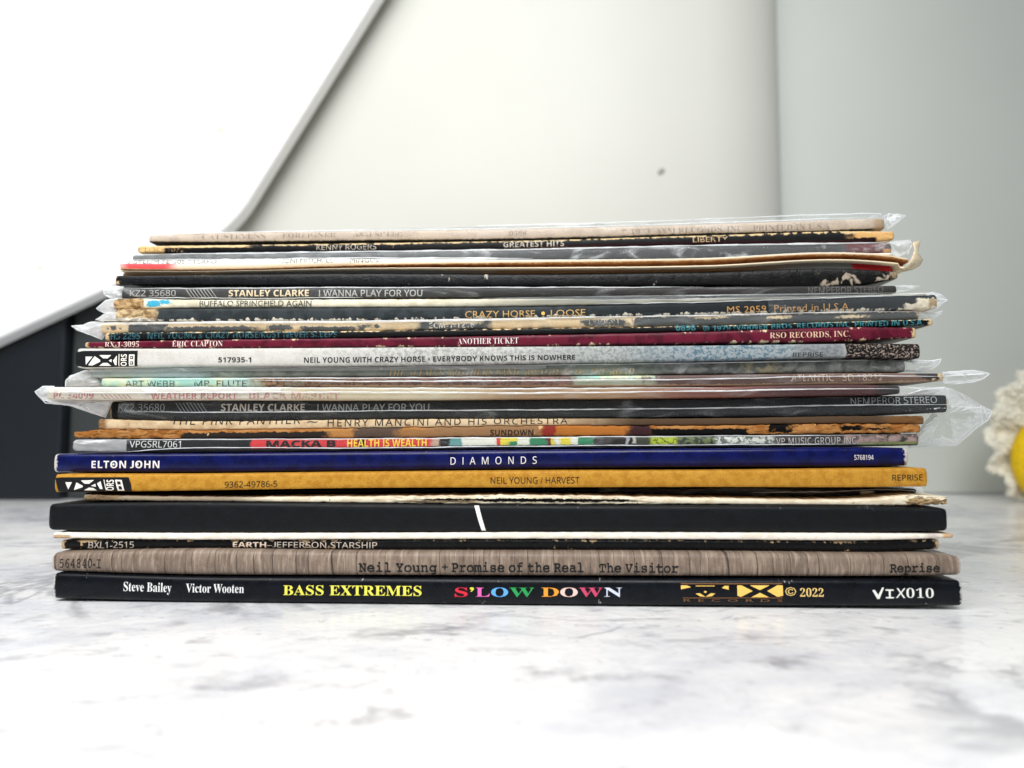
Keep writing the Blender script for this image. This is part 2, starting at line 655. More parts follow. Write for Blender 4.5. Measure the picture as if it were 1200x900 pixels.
def flap(J, outline, mat=None, Yoff=0.004, thick=0.010, seam=None, crinkle=0.0010, name="sleeve_flap"):
    """the empty end of a plastic sleeve: a flattened bag of film with its seam, outline in photo px"""
    parent = J.parent
    pts = []
    m = len(outline)
    for i in range(m):                                   # resample the outline finely
        a, b = Vector(outline[i]), Vector(outline[(i + 1) % m])
        k = max(2, int((b - a).length / 3.0))
        for t in range(k):
            pts.append(a.lerp(b, t / k))
    N = len(pts)
    cx = sum((p.x for p in pts)) / N
    cy = sum((p.y for p in pts)) / N
    rings = [1.0, 0.93, 0.82, 0.66, 0.48, 0.28, 0.12]
    verts, faces = [], []

    def add(side):
        base = len(verts)
        for r in rings:
            for p in pts:
                q = Vector((cx + (p.x - cx) * r, cy + (p.y - cy) * r))
                h = math.sqrt(max(0.0, 1 - r * r))
                fold = crinkle * (mnoise.noise(Vector((q.x * 0.07 + q.y * 0.10, q.y * 0.09, J.Y * 100 + side))) +
                                  abs(mnoise.noise(Vector((q.x * 0.12 - q.y * 0.06, q.y * 0.16, 7 + side)))) * 1.3)
                Yq = J.Y + YAW * (1130 - q.x) + Yoff + side * (0.5 * thick * h + fold * (h + 0.12))
                verts.append(at(q.x, q.y, Yq))
        for k in range(len(rings) - 1):
            for i in range(N):
                j = (i + 1) % N
                faces.append((base + k * N + i, base + k * N + j, base + (k + 1) * N + j, base + (k + 1) * N + i))
        faces.append([base + (len(rings) - 1) * N + i for i in range(N)])
    add(-1)
    add(+1)
    o = mesh_obj(name, verts, faces, mat or FILM_FLAP, parent, True)
    if seam:
        sv, sf = [], []
        for line in seam:
            prev = None
            dense = []
            for i in range(len(line) - 1):
                a, b = Vector(line[i]), Vector(line[i + 1])
                for t in range(8):
                    dense.append(a.lerp(b, t / 8))
            dense.append(Vector(line[-1]))
            b0 = len(sv)
            for i, q in enumerate(dense):
                c0 = at(q.x, q.y, J.Y + YAW * (1130 - q.x) + Yoff - 0.0006 - 0.25 * thick * (0 if len(line) > 2 else 1))
                dq = (dense[min(i + 1, len(dense) - 1)] - dense[max(i - 1, 0)]).normalized()
                nrm = Vector((dq.y, 0, dq.x))
                w = 0.00020 * (1.0 + 0.8 * mnoise.noise(Vector((q.x * 0.2, q.y * 0.2, 2))))
                for a in range(4):
                    ang = a * math.pi / 2
                    sv.append(c0 + nrm * (w * math.cos(ang)) + Vector((0, w * math.sin(ang), 0)))
            for i in range(len(dense) - 1):
                for a in range(4):
                    b = (a + 1) % 4
                    sf.append((b0 + i * 4 + a, b0 + i * 4 + b, b0 + i * 4 + 4 + b, b0 + i * 4 + 4 + a))
        me = mesh_obj("flap_seam", sv, sf, FILM_EDGE_HIGHLIGHT, o, True) if False else mesh_obj("sleeve_seam", sv, sf, FILM_EDGE_HIGHLIGHT, parent, True)
    return o


GROUP = "vinyl records in the stack"


def record(label, x0, x1, y, Y):
    p = at(0.5 * (x0 + x1), y, Y + YAW * (1130 - 0.5 * (x0 + x1)))
    return thing("vinyl_record", label, "record", (p.x, p.y, max(0.0, p.z)), GROUP)


# ------------------------------------------------------------------ setting: tabletop and back wall
def marble_mat():
    k = NT("white_marble", 0.33, 0.45)
    o = k.obj()
    mp = k.n("ShaderNodeMapping")
    k.put(mp.inputs[0], o)
    mp.inputs[2].default_value = (0, 0, math.radians(-14))
    mp.inputs[3].default_value = (5.5, 7.5, 4)
    big = k.noise(mp.outputs[0], 1.3, 6, 0.62, 0.8)
    mid = k.noise(mp.outputs[0], 5.5, 7, 0.68, 0.6)
    cloud = k.ss(k.math('ADD', k.math('MULTIPLY', big, 0.65), k.math('MULTIPLY', mid, 0.35)), 0.45, 0.66)
    c = k.mix(cloud, col((250, 250, 250)), col((212, 214, 222)))
    # veins: narrow band around a noise level, broken up by another noise
    def vein(scale, level, width, seed, keep):
        m2 = k.n("ShaderNodeMapping")
        k.put(m2.inputs[0], o)
        m2.inputs[1].default_value = (seed, seed * 0.7, 0)
        m2.inputs[2].default_value = (0, 0, math.radians(-28))
        m2.inputs[3].default_value = (5.0, 7.5, 4)
        nn = k.noise(m2.outputs[0], scale, 7, 0.6, 1.1)
        d = k.math('ABSOLUTE', k.math('SUBTRACT', nn, level))
        f = k.ss(d, width, 0.0)
        gate = k.ss(k.noise(m2.outputs[0], scale * 1.7, 4, 0.6), keep, keep + 0.16)
        return k.math('MULTIPLY', f, gate)
    v1 = vein(1.5, 0.5, 0.055, 3.1, 0.47)
    v2 = vein(3.0, 0.52, 0.06, 8.4, 0.52)
    v3 = vein(0.8, 0.5, 0.02, 5.9, 0.46)
    c = k.mix(k.math('MULTIPLY', v1, 0.55), c, col((128, 128, 138)))
    c = k.mix(k.math('MULTIPLY', v2, 0.55), c, col((120, 120, 132)))
    c = k.mix(k.math('MULTIPLY', v3, 0.4), c, col((92, 92, 104)))
    v4 = vein(6.0, 0.5, 0.075, 2.2, 0.53)
    v5 = vein(12.0, 0.5, 0.10, 6.6, 0.58)
    c = k.mix(k.math('MULTIPLY', v4, 0.4), c, col((130, 130, 142)))
    c = k.mix(k.math('MULTIPLY', v5, 0.38), c, col((112, 112, 126)))
    spot = k.noise(o, 190.0, 3, 0.7)
    c = k.mix(k.math('MULTIPLY', k.ss(spot, 0.60, 0.72), 0.40), c, col((150, 145, 150)))
    k.base(c)
    k.put(k.b.inputs["Roughness"], k.ss(mid, 0.3, 0.7, 0.16, 0.28))
    k.bump(k.math('ADD', k.noise(o, 260.0, 4, 0.6), k.math('MULTIPLY', v1, -0.6)), 0.30, 0.0008)
    return k.m


def box_mesh(name, lo, hi, mat, parent=None, bevel=0.0, seg=3):
    bm = bmesh.new()
    bmesh.ops.create_cube(bm, size=1.0)
    for v in bm.verts:
        v.co = Vector([lo[i] + (hi[i] - lo[i]) * (v.co[i] + 0.5) for i in range(3)]) - parent_loc(parent)
    if bevel:
        bmesh.ops.bevel(bm, geom=bm.edges[:], offset=bevel, segments=seg, profile=0.5, affect='EDGES')
    me = bpy.data.meshes.new(name)
    bm.to_mesh(me)
    bm.free()
    me.materials.append(mat)
    return link(bpy.data.objects.new(name, me), parent)


tab = box_mesh("tabletop", (-1.4, -0.9, -0.03), (1.4, 0.52, 0.0), marble_mat(), None, 0.003)
tab['kind'] = 'structure'


def wall_paint(name, c, rough=0.7):
    k = NT(name, rough, 0.25)
    o = k.obj()
    f = k.noise(o, 2.2, 4, 0.5)
    c2 = tuple(x * 0.93 for x in c[:3]) + (1,)
    k.base(k.mix(k.ss(f, 0.35, 0.65), c, c2))
    k.bump(k.noise(o, 350.0, 3), 0.05, 0.0005)
    return k.m


wall = box_mesh("back_wall", (-1.4, 0.50, 0.001), (1.4, 0.56, 1.6), wall_paint("grey_paint", col((205, 209, 203))))
wall['kind'] = 'structure'

# cream panel with a rounded right edge, standing in front of the grey wall
def cream_panel():
    pa = thing("cream_panel", "tall cream panel with a rounded right edge behind the record stack", "panel", (0.0, 0.44, 0.0))
    Yf = 0.44
    xr = at(914, 200, Yf + 0.05).x
    R = 0.055
    xl = at(150, 300, Yf).x
    prof = [(xl, Yf + 0.055), (xl, Yf + 0.004), (xl + 0.004, Yf)]
    prof.append((xr - R * 1.6, Yf))
    for a in range(1, 15):
        t = a / 14 * math.pi / 2
        prof.append((xr - R * 1.6 + R * 1.6 * math.sin(t), Yf + R - R * math.cos(t)))
    zs = [0.001, 0.4, 0.8, 1.2, 1.55]
    verts, faces = [], []
    for z in zs:
        for x, y in prof:
            verts.append((x, y, z))
    m = len(prof)
    for i in range(len(zs) - 1):
        for j in range(m - 1):
            a = i * m + j
            faces.append((a, a + 1, a + m + 1, a + m))
        faces.append((i * m + m - 1, i * m, i * m + m, i * m + 2 * m - 1))
    faces.append(list(range((len(zs) - 1) * m, len(zs) * m)))
    o = mesh_obj("panel_body", verts, faces, wall_paint("cream_enamel", col((203, 203, 195)), 0.5), pa, True)
    for p in o.data.polygons:
        if len(p.vertices) > 4:
            p.use_smooth = False
    # a small dark scuff
    c0 = at(775, 201, Yf - 0.0006)
    vs, fs = [], []
    for r, dy in ((0.0038, 0.0006), (0.0028, -0.0002), (0.0014, -0.0006)):
        for a in range(14):
            t = a / 14 * 2 * math.pi
            rr = r * (1 + 0.25 * math.sin(2 * t + 0.6) + 0.1 * math.sin(5 * t))
            vs.append(c0 + Vector((0.8 * rr * math.cos(t), dy, rr * math.sin(t))))
    for k in range(2):
        for a in range(14):
            b = (a + 1) % 14
            fs.append((k * 14 + a, k * 14 + b, k * 14 + 14 + b, k * 14 + 14 + a))
    fs.append([28 + a for a in range(14)])
    mesh_obj("scuff_mark", vs, fs, plain_mat("scuff", col((150, 148, 138)), 0.7), pa, True)
    return pa


cream_panel()

# dark cabinet at the left with a paler side strip, and the tilted white board hung in front of it
dk = thing("dark_cabinet", "charcoal cabinet standing at the left edge below the tilted white board", "cabinet", (-0.5, 0.44, 0.0))
xe = at(83, 500, 0.44).x
box_mesh("cabinet_front", (-1.0, 0.425, 0.001), (xe, 0.498, 0.30), plain_mat("charcoal_laminate", col((44, 50, 58)), 0.35, 0.03, 60, 0.0), dk, 0.002)
box_mesh("cabinet_side", (xe + 0.001, 0.436, 0.001), (at(185, 500, 0.44).x, 0.497, 0.24), plain_mat("grey_laminate", col((70, 75, 75)), 0.45, 0.03, 60, 0.0), dk, 0.002)


def white_board():
    bd = thing("white_board", "thick glossy white board with a rounded corner, tilted above the records at upper left", "board", at(200, 300, 0.385))
    Y0, th = 0.400, 0.022
    cpx = Vector((268, 272))
    e1 = Vector((437 - 268, 0 - 272)).normalized()
    e2 = Vector((0 - 268, 396 - 272)).normalized()
    r = 46.0
    out = []
    p1, p2 = cpx + e1 * r, cpx + e2 * r
    for i in range(13):
        t = i / 12
        out.append((1 - t) ** 2 * p2 + 2 * t * (1 - t) * cpx + t * t * p1)
    out.append(cpx + e1 * 1000)
    out.append(cpx + e1 * 1000 + e2 * 1000)
    out.append(cpx + e2 * 1000)
    rings = [(1.0, 0.004), (1.0, th - 0.003), (0.995, th), ]
    front = [at(p.x, p.y, Y0) for p in out]
    cen = sum(front, Vector()) / len(front)
    verts, faces = [], []
    N = len(front)
    layers = [(0.004, 0.0), (0.0012, 0.0012), (0.0, 0.004), (0.0, th - 0.004), (0.0012, th - 0.0012), (0.004, th)]
    for inset, dy in layers:
        for p in front:
            d = (cen - p)
            d.y = 0
            verts.append(p + d.normalized() * inset + Vector((0, dy, 0)))
    for k in range(len(layers) - 1):
        for i in range(N):
            j = (i + 1) % N
            faces.append((k * N + i, k * N + j, (k + 1) * N + j, (k + 1) * N + i))
    faces.append([i for i in reversed(range(N))])
    faces.append([(len(layers) - 1) * N + i for i in range(N)])
    k = NT("white_lacquer", 0.35, 0.4)
    o = k.obj()
    k.base(k.mix(k.ss(k.noise(o, 70.0, 1, 0.4), 0.765, 0.80), col((246, 246, 246)), col((200, 190, 160))))
    mesh_obj("board_body", verts, faces, k.m, bd)


white_board()

# ------------------------------------------------------------------ the records, from the tabletop upwards
TAN = col((214, 184, 140))
CREAMC = col((236, 226, 204))
K = (18, 24, 31)

# 1  navy-black sleeve with coloured title
r = record("thick blue-black record at the very bottom, title in yellow and many-coloured capitals", 59, 1131, 711, 0.0)
J = jacket(r, "jacket", 59, 1131, [(59, 671.5), (205, 676), (425, 677.5), (625, 678.5), (825, 679), (1025, 679.5), (1131, 681)],
           [(59, 702), (205, 705.5), (425, 707.5), (625, 709.3), (825, 710.5), (1025, 711), (1131, 711)], 0.0,
           spine_mat("navy_black_gloss", hv=0.32, base=col((20, 27, 38)), base2=col((15, 20, 29)), rough=0.30, spec=0.45,
                     wear=(col((190, 190, 186)), 0.13, 0.12, -0.30, 18.0), ends=(col((225, 225, 220)), 59, 1131, 6.0), bump=0.08),
           bulge=0.0024, sq=3.2, corner=7, edge=0.1)
letter(J, "Steve Bailey", 145, 201, 693.2, 682.6, 'serifb', (238, 238, 238), offset=-0.004)
letter(J, "Victor Wooten", 218, 286, 694.5, 684.4, 'serifb', (238, 238, 238), offset=-0.004)
letter(J, "BASS EXTREMES", 332, 494, 697.6, 686.2, 'serifb', (240, 234, 92))
for ch, a, b, cc in (("S", 533, 548, (224, 40, 62)), ("'", 551, 555, (236, 226, 70)), ("L", 557.5, 574, (236, 106, 186)),
                     ("O", 575.5, 595.5, (98, 176, 244)), ("W", 597, 626, (42, 160, 84)), ("D", 634.5, 655, (250, 160, 52)),
                     ("O", 656.5, 677, (246, 208, 198)), ("W", 678.5, 706, (206, 72, 110)), ("N", 708, 729, (214, 222, 244))):
    if ch == "'":
        patch(J, [[(550.6, 688.6), (553.4, 688.2), (555.4, 689.0), (555.0, 691.2), (552.4, 693.4), (551.2, 693.4), (552.8, 691.2), (550.8, 690.4)]], cc, "lettering")
    else:
        letter(J, ch, a, b, 699.2, 688.6, 'serifb', cc)
GOLD = (248, 204, 104)
patch(J, [[(798, 686), (805, 686), (810, 688), (798, 690.5)], [(846, 689), (849, 686.5), (854, 686.5), (854, 691)],
          [(864, 686), (869, 686), (882, 692.5), (868, 699.5), (864, 698)], [(879, 686), (902, 686), (890.5, 691.5)],
          [(880, 699.8), (890.5, 694.6), (901, 699.8)], [(899, 692.5), (911, 686), (917.5, 686), (917.5, 698), (911, 699.5)],
          [(815, 695.5), (820, 695), (826.5, 699.3), (820, 698.6)], [(826.5, 699.3), (833, 695), (838, 695.5), (834, 698.6)],
          [(824.5, 693.5), (826.5, 692), (828.5, 693.5), (826.5, 695)], [(815, 686.3), (838, 686.3), (837, 687.1), (816, 687.1)]],
      GOLD, "gold_logo")
DKG = (128, 88, 54)
patch(J, [[(798, 683.6), (917, 683.6), (917, 684.6), (798, 684.6)], [(800, 700.2), (917, 700.2), (917, 701), (800, 701)]], DKG, "logo_rule")
letter(J, "RECORDS", 801, 917, 705.2, 702.2, 'plain', DKG, spacing=1.9)
letter(J, "©", 920, 933, 698.2, 688.6, 'serifb', (240, 206, 130))
letter(J, "2022", 937.5, 965, 699.2, 689.6, 'serifb', (240, 206, 130), offset=-0.006)
patch(J, [[(1022, 691.6), (1025, 691.2), (1029, 697), (1034, 688.2), (1036, 688.6), (1030.4, 701.8), (1027.6, 701.8)]], (236, 236, 230), "hand_drawn_letter")
letter(J, "I", 1037.5, 1047.5, 701, 690.8, 'mono', (236, 236, 230), offset=0.012)
letter(J, "X", 1049.5, 1060.5, 700.6, 689.4, 'sans', (236, 236, 230), offset=0.006, slant=1.0)
letter(J, "010", 1062, 1094, 700.6, 689.6, 'serifb', (236, 236, 230), offset=-0.012)

# 2  brown wood-print sleeve, typewriter lettering
r = record("greyish-brown record with a wooden plank print and black typewriter title, second from the bottom", 58, 1129, 675, 0.0)
PL = (col((112, 98, 86)), col((172, 154, 138)), col((66, 56, 50)))
J = jacket(r, "jacket", 58, 1129, [(58, 648), (205, 645), (425, 647), (625, 647.2), (825, 648), (1025, 650), (1100, 650.5), (1129, 653)],
           [(58, 670), (205, 674), (425, 675), (625, 675.5), (825, 676), (1025, 676.2), (1129, 675)], 0.001,
           spine_mat("wood_print", hv=0.29, base=col((140, 123, 109)), base2=col((126, 108, 95)), rough=0.36, spec=0.5, planks=PL,
                     wear=(col((222, 205, 190)), -0.02, -0.05, -0.30, 12.0), ends=(col((222, 205, 190)), 58, 1129, 6.0)),
           bulge=0.0028, sq=2.8, corner=7, edge=0.12)
TW = (36, 33, 33)
letter(J, "564840-I", 70, 118, 665.5, 655.5, 'mono', TW, spacing=1.0, jitter=0.35)
letter(J, "Neil Young", 420, 512, 670.3, 660.3, 'mono', TW, offset=0.021, jitter=0.5)
letter(J, "+", 518, 525, 669, 661.5, 'mono', TW, offset=0.01)
letter(J, "Promise of the Real", 529, 684, 670.4, 660.2, 'mono', TW, offset=0.021, jitter=0.5)
letter(J, "The Visitor", 702, 795, 671, 661, 'mono', TW, offset=0.021, jitter=0.5)
letter(J, "Reprise", 1042.5, 1101, 670.6, 661.2, 'mono', TW, offset=0.021, jitter=0.5)

# 3  thin worn black sleeve
r = record("thin worn black record with pale sans-serif title, directly on the wood-print one", 70, 1102, 645, 0.006)
J = jacket(r, "jacket", 70, 1102, [(70, 633), (205, 632.8), (425, 632.6), (625, 632.2), (825, 633), (1025, 634), (1102, 632)],
           [(70, 643.5), (205, 644), (425, 645), (625, 645.5), (825, 646.5), (1025, 647), (1102, 643.5)], 0.006,
           spine_mat("worn_black_card", col((22, 24, 28)), col((14, 15, 18)), rough=0.30, spec=0.5,
                     wear=(TAN, 0.16, 0.08, -0.20, 14.0), ends=(TAN, 70, 1102, 7.0), bump=0.3),
           bulge=0.0010, corner=4, edge=0.5)
letter(J, "BXL1-2515", 104, 157, 642.5, 634.8, 'sans', (196, 186, 172))
letter(J, "EARTH", 273, 312, 643.2, 635.6, 'sansb', (226, 206, 186))
letter(J, "—", 313, 319, 643.2, 636, 'sans', (200, 186, 172))
letter(J, "JEFFERSON STARSHIP", 319.5, 442, 643.2, 635.6, 'sans', (206, 192, 178))

# 4  plain cream sleeve
r = record("plain cream unprinted record under the thick black box", 60, 1119, 633, 0.004)
J = jacket(r, "jacket", 60, 1119, [(60, 624.5), (205, 625.2), (425, 625), (625, 624.4), (825, 624.6), (1025, 625.5), (1119, 626)],
           [(60, 630.5), (205, 632.4), (425, 632), (625, 631.5), (825, 632.2), (1025, 633), (1119, 630.5)], 0.005,
           spine_mat("cream_card", col((242, 236, 224)), col((230, 222, 206)), rough=0.6, spec=0.3, grain=0.05,
                     segs=[(60, 82, col((196, 164, 128)), 2, -9, .62), (1085, 1102, col((206, 196, 186)), 6), (1104, 1119, col((196, 164, 126)), 3)],
                     wear=(col((176, 150, 122)), -0.05, 0.02, -0.28, 10.0)),
           bulge=0.0008, corner=5, edge=0.25, rag=[(60, 80, 0.0005)])

# 5  thick black box with a white slash
r = record("thickest record: matte black box set with a single slanted white stripe on its spine", 54, 1113, 624, 0.004)
J = jacket(r, "jacket", 54, 1113, [(54, 590.5), (205, 588.8), (425, 590.6), (625, 592), (825, 592.4), (1025, 593.8), (1113, 596)],
           [(54, 621.5), (205, 624.6), (425, 624), (625, 622.8), (825, 623.2), (1025, 624), (1113, 622.5)], 0.006,
           spine_mat("matte_black_box", hv=0.33, base=col((25, 31, 37)), base2=col((21, 26, 31)), rough=0.45, spec=0.4, segs=[],
                     wear=(col((120, 122, 124)), 0.12, 0.04, -0.30, 24.0), ends=(col((90, 92, 92)), 54, 1113, 1.2), bump=0.1),
           bulge=0.0022, sq=4.0, corner=8, edge=0.08)
patch(J, [[(555.8, 592.6), (561.0, 592.6), (565.0, 607.5), (559.9, 607.5)], [(559.9, 607.5), (565.0, 607.5), (569.4, 622.0), (564.4, 622.0)]],
      (244, 244, 242), "white_stripe")

# 6  cream sleeve with torn spine
r = record("thin cream record with a long torn split in its spine, on the thick black box", 96, 1112, 590, 0.014)
BLK = col((14, 14, 15))
J = jacket(r, "jacket", 96, 1112, [(96, 580.5), (205, 582.6), (425, 582.5), (625, 580.8), (825, 584.2), (1025, 584.6), (1075, 581), (1112, 583)],
           [(96, 586.2), (205, 587.3), (425, 589.3), (625, 590.8), (825, 591), (1025, 592.5), (1112, 591)], 0.0085,
           spine_mat("torn_cream_card", col((234, 224, 200)), col((218, 204, 176)), rough=0.7, spec=0.2,
                     segs=[(96, 300, col((150, 136, 116)), 40), (96, 140, col((128, 108, 82)), 8), (490, 745, BLK, 12, .30, .66), (560, 700, BLK, 20, .26, .50),
                           (470, 560, col((140, 120, 92)), 15, .15, .40), (1062, 1112, col((176, 150, 112)), 3, -9, .75)],
                     wear=(col((120, 98, 70)), 0.02, 0.02, -0.16, 14.0), jag=(0.12, 0.24), bump=0.6),
           bulge=0.0009, corner=5, edge=0.9, rag=[(440, 770, 0.0005), (1060, 1112, 0.0012), (96, 130, 0.0006)])
Jt = J

# 7  black sleeve in a clear bag under the gold one
r = record("thin black record in a loose clear bag squeezed beneath the golden yellow one", 98, 1078, 581, 0.020)
J = jacket(r, "jacket", 98, 1076, [(98, 577), (205, 575.8), (425, 572.6), (625, 572), (825, 571.5), (1025, 572), (1076, 573)],
           [(98, 581), (205, 581.8), (425, 581.3), (625, 579.8), (825, 583), (1025, 583), (1076, 581)], 0.022,
           spine_mat("black_card", col((16, 17, 18)), None, rough=0.35, wear=(TAN, -0.1, 0.0, -0.26, 9.0),
                     segs=[(1008, 1024, CREAMC, 3, .1, .5)]), bulge=0.0012, edge=0.3)
sleeve_front(J, 700, 1076)
crease(J, [(880, 578), (960, 577), (1040, 575), (1074, 577)])
flap(J, [(1068, 572), (1078, 571.5), (1082, 575), (1081, 579), (1074, 582), (1060, 582)], thick=0.004,
     seam=[[(1060, 572), (1078, 571.5), (1082, 575), (1081, 579), (1074, 582)]])

# 8  golden yellow sleeve
r = record("golden yellow record with a black emblem label on its left end", 63, 1088, 571, 0.010)
J = jacket(r, "jacket", 63, 1088, [(63, 556), (205, 556), (425, 553.6), (625, 552), (825, 551.6), (1025, 549.3), (1088, 548.6)],
           [(63, 577), (205, 575.4), (425, 572), (625, 571.4), (825, 570.8), (1025, 571), (1088, 570.2)], 0.010,
           spine_mat("golden_card", hv=0.2, base=col((194, 142, 50)), base2=col((178, 124, 36)), blot=(2.0, 0.42, 0.62), rough=0.5, spec=0.35, grain=0.2,
                     wear=(col((120, 84, 30)), -0.08, -0.02, -0.24, 22.0), ends=(col((232, 214, 170)), 63, 1088, 1.2), bump=0.5),
           bulge=0.0014, sq=4, corner=3, edge=0.15)
patch(J, [[(64.5, 559.5), (95, 559.3), (95, 576.4), (69, 576.6)], [(95, 559.3), (150.5, 559.2), (154, 568), (154.6, 575.6), (95, 576.4)]], (20, 23, 26), "emblem_label")
WH = (236, 232, 222)


def emblem(J, polys):
    patch(J, polys, WH, "emblem", 0.00026)


emblem(J, [[(77, 565), (84.8, 565), (80.7, 573.6)], [(90, 565.3), (98, 569.4), (97.2, 571), (87.2, 574.4)], [(95.2, 563), (110.5, 562.4), (105, 566.8), (99.5, 566.8)],
           [(99, 574.6), (105, 571.2), (110, 571.8), (114, 574.6)], [(107, 569.3), (112.3, 566.8), (113, 570.4)], [(114.2, 566.5), (118.2, 563.8), (121, 573), (117.8, 573)],
           [(121.6, 562), (122.6, 562), (125.6, 574.6), (124.6, 574.6)], [(135, 562), (143, 562.4), (146.4, 575), (138.5, 575)]])
patch(J, [[(137.5, 564), (141.5, 564.2), (142.4, 567.6), (138.4, 567.4)], [(139.4, 569.5), (143, 569.7), (144, 573.4), (140.4, 573.2)]], (20, 23, 26), "emblem_ink", 0.0004)
rot_text(J, "ORS", 125, 134, 562.2, 574.8, WH)
letter(J, "9362-49786-5", 263.5, 325, 571, 564, 'sans', (52, 40, 26))
letter(J, "NEIL YOUNG / HARVEST", 575, 679, 566.6, 559.2, 'sans', (44, 34, 24))
letter(J, "REPRISE", 1045.5, 1081, 563, 556.2, 'sans', (48, 36, 24))

# 9  navy blue sleeve
r = record("glossy royal blue record with widely spaced white capitals in the middle of its spine", 61, 1065, 549, 0.017)
J = jacket(r, "jacket", 61, 1066, [(61, 532), (205, 531.5), (425, 529.3), (625, 527), (825, 525.6), (1025, 524.4), (1066, 525)],
           [(61, 553.5), (205, 553.8), (425, 551.8), (625, 549.4), (825, 547.6), (1025, 546.6), (1066, 546)], 0.017,
           spine_mat("royal_blue_gloss", hv=0.23, base=col((11, 22, 92)), base2=col((8, 18, 80)), rough=0.20, spec=0.6, grain=0.08,
                     wear=(col((210, 205, 205)), 0.12, 0.06, -0.30, 20.0), ends=(col((226, 220, 214)), 61, 1066, 7.0), bump=0.08),
           bulge=0.0020, sq=3.2, corner=5, edge=0.1)
letter(J, "ELTON JOHN", 107.5, 187, 548.6, 540, 'sansb', (230, 230, 234), spacing=1.08)
for cx_ in (133.2, 161.4):
    patch(J, [[(cx_ + 1.3 * math.cos(a), 544.2 + 1.3 * math.sin(a)) for a in [i * math.pi / 4 for i in range(8)]]], (230, 230, 234), "letter_dot")
letter(J, "DIAMONDS", 528, 629, 544, 535.4, 'sans', (226, 226, 232), spacing=2.2)
letter(J, "5768194", 1001, 1023.5, 538.8, 533.2, 'sans', (226, 226, 232), offset=0.004)

# 10  photo-print sleeve with a red title
r = record("record with a bright photo-print spine: red title panel, green, white and yellow fruit", 88, 1078, 525, 0.020)
RED = col((206, 58, 62))
GRN = col((52, 132, 92))
YEL = col((222, 206, 70))
WHT = col((222, 222, 210))
DRK = col((46, 38, 38))
J = jacket(r, "jacket", 88, 1078, [(88, 514.5), (205, 514.6), (425, 513.4), (625, 511.8), (825, 511.2), (1025, 508.5), (1078, 508)],
           [(88, 529), (205, 530.2), (425, 528.4), (625, 525.8), (825, 524.4), (1025, 523), (1078, 522)], 0.021,
           spine_mat("photo_print", col((34, 38, 40)), None, rough=0.35, spec=0.5, jag=(0.06, 0.10),
                     segs=[(88, 150, [col((96, 104, 110)), col((40, 46, 50)), 8.0, .4, .6], 6), (294, 508, RED, 1, .28, 9), (420, 428, DRK, 2, .3, .9), (506, 518, col((190, 160, 140)), 3, .3, 9), (516, 527, DRK, 2, .3, 9),
                           (527, 542, col((92, 148, 146)), 1, .32, 9), (541, 582, WHT, 1, .32, 9), (581, 587, RED, 1, .32, 9), (587, 622, YEL, 1, .32, 9),
                           (596, 612, GRN, 3, .3, .62), (606, 622, WHT, 1, .32, 9), (620, 641, GRN, 1, .32, 9), (640, 645, col((110, 40, 44)), 1, .32, 9), (645, 650, YEL, 1, .32, 9), (650, 680, WHT, 1, .32, 9),
                           (656, 668, YEL, 2, .32, 9), (677, 697, GRN, 1, .32, 9), (697, 732, col((48, 36, 34)), 1, .3, 9), (733, 737, col((170, 170, 170)), 1, .3, .95), (741, 745, col((190, 190, 180)), 1, .4, .95),
                           (745, 762, col((70, 76, 56)), 2, .3, 9), (762, 796, [col((176, 190, 52)), col((104, 120, 30)), 24.0, .5, .62], 3, .3, 9),
                           (794, 840, [col((96, 110, 66)), col((52, 62, 44)), 16.0, .4, .6], 4, .3, 9), (839, 910, [col((206, 208, 200)), col((96, 104, 98)), 18.0, .45, .6], 3, .3, 9),
                           (908, 985, [col((60, 58, 58)), col((90, 80, 80)), 10.0, .4, .6], 4, .2, 9), (985, 1078, [col((160, 136, 132)), col((64, 64, 60)), 9.0, .4, .62], 8, .25, 9),
                           (1010, 1078, col((124, 134, 76)), 10, .12, .34)], bump=0.05),
           bulge=0.0010, corner=4, edge=0.1)
letter(J, "VPGSRL7061", 152, 212, 524.4, 516.6, 'sans', (214, 218, 216))
letter(J, "MACKA B", 312, 393.5, 524, 516.4, 'sansb', (26, 16, 18), offset=0.022)
letter(J, "HEALTH IS WEALTH", 407, 500, 523.4, 514.6, 'sansb', (238, 206, 70))
letter(J, "VP MUSIC GROUP INC.", 909.5, 1005, 520.6, 512.6, 'sans', (186, 184, 178), spacing=1.1)
sleeve_front(J, 88, 1078, film_mat("clear_shrinkwrap", 0.01, 0.08))
sleeve_front(J, 87, 150, FILM_MILK_LIT, 0.0011, 0.05, 0.95, "sleeve_end", 40, 0.0004)
crease(J, [(90, 515.2), (205, 515), (425, 514.2), (625, 512.6), (1025, 509.5)], 0.00022)
crease(J, [(90, 526), (115, 529), (205, 525.4), (425, 525.0), (625, 522.8), (1025, 520)], 0.00022)

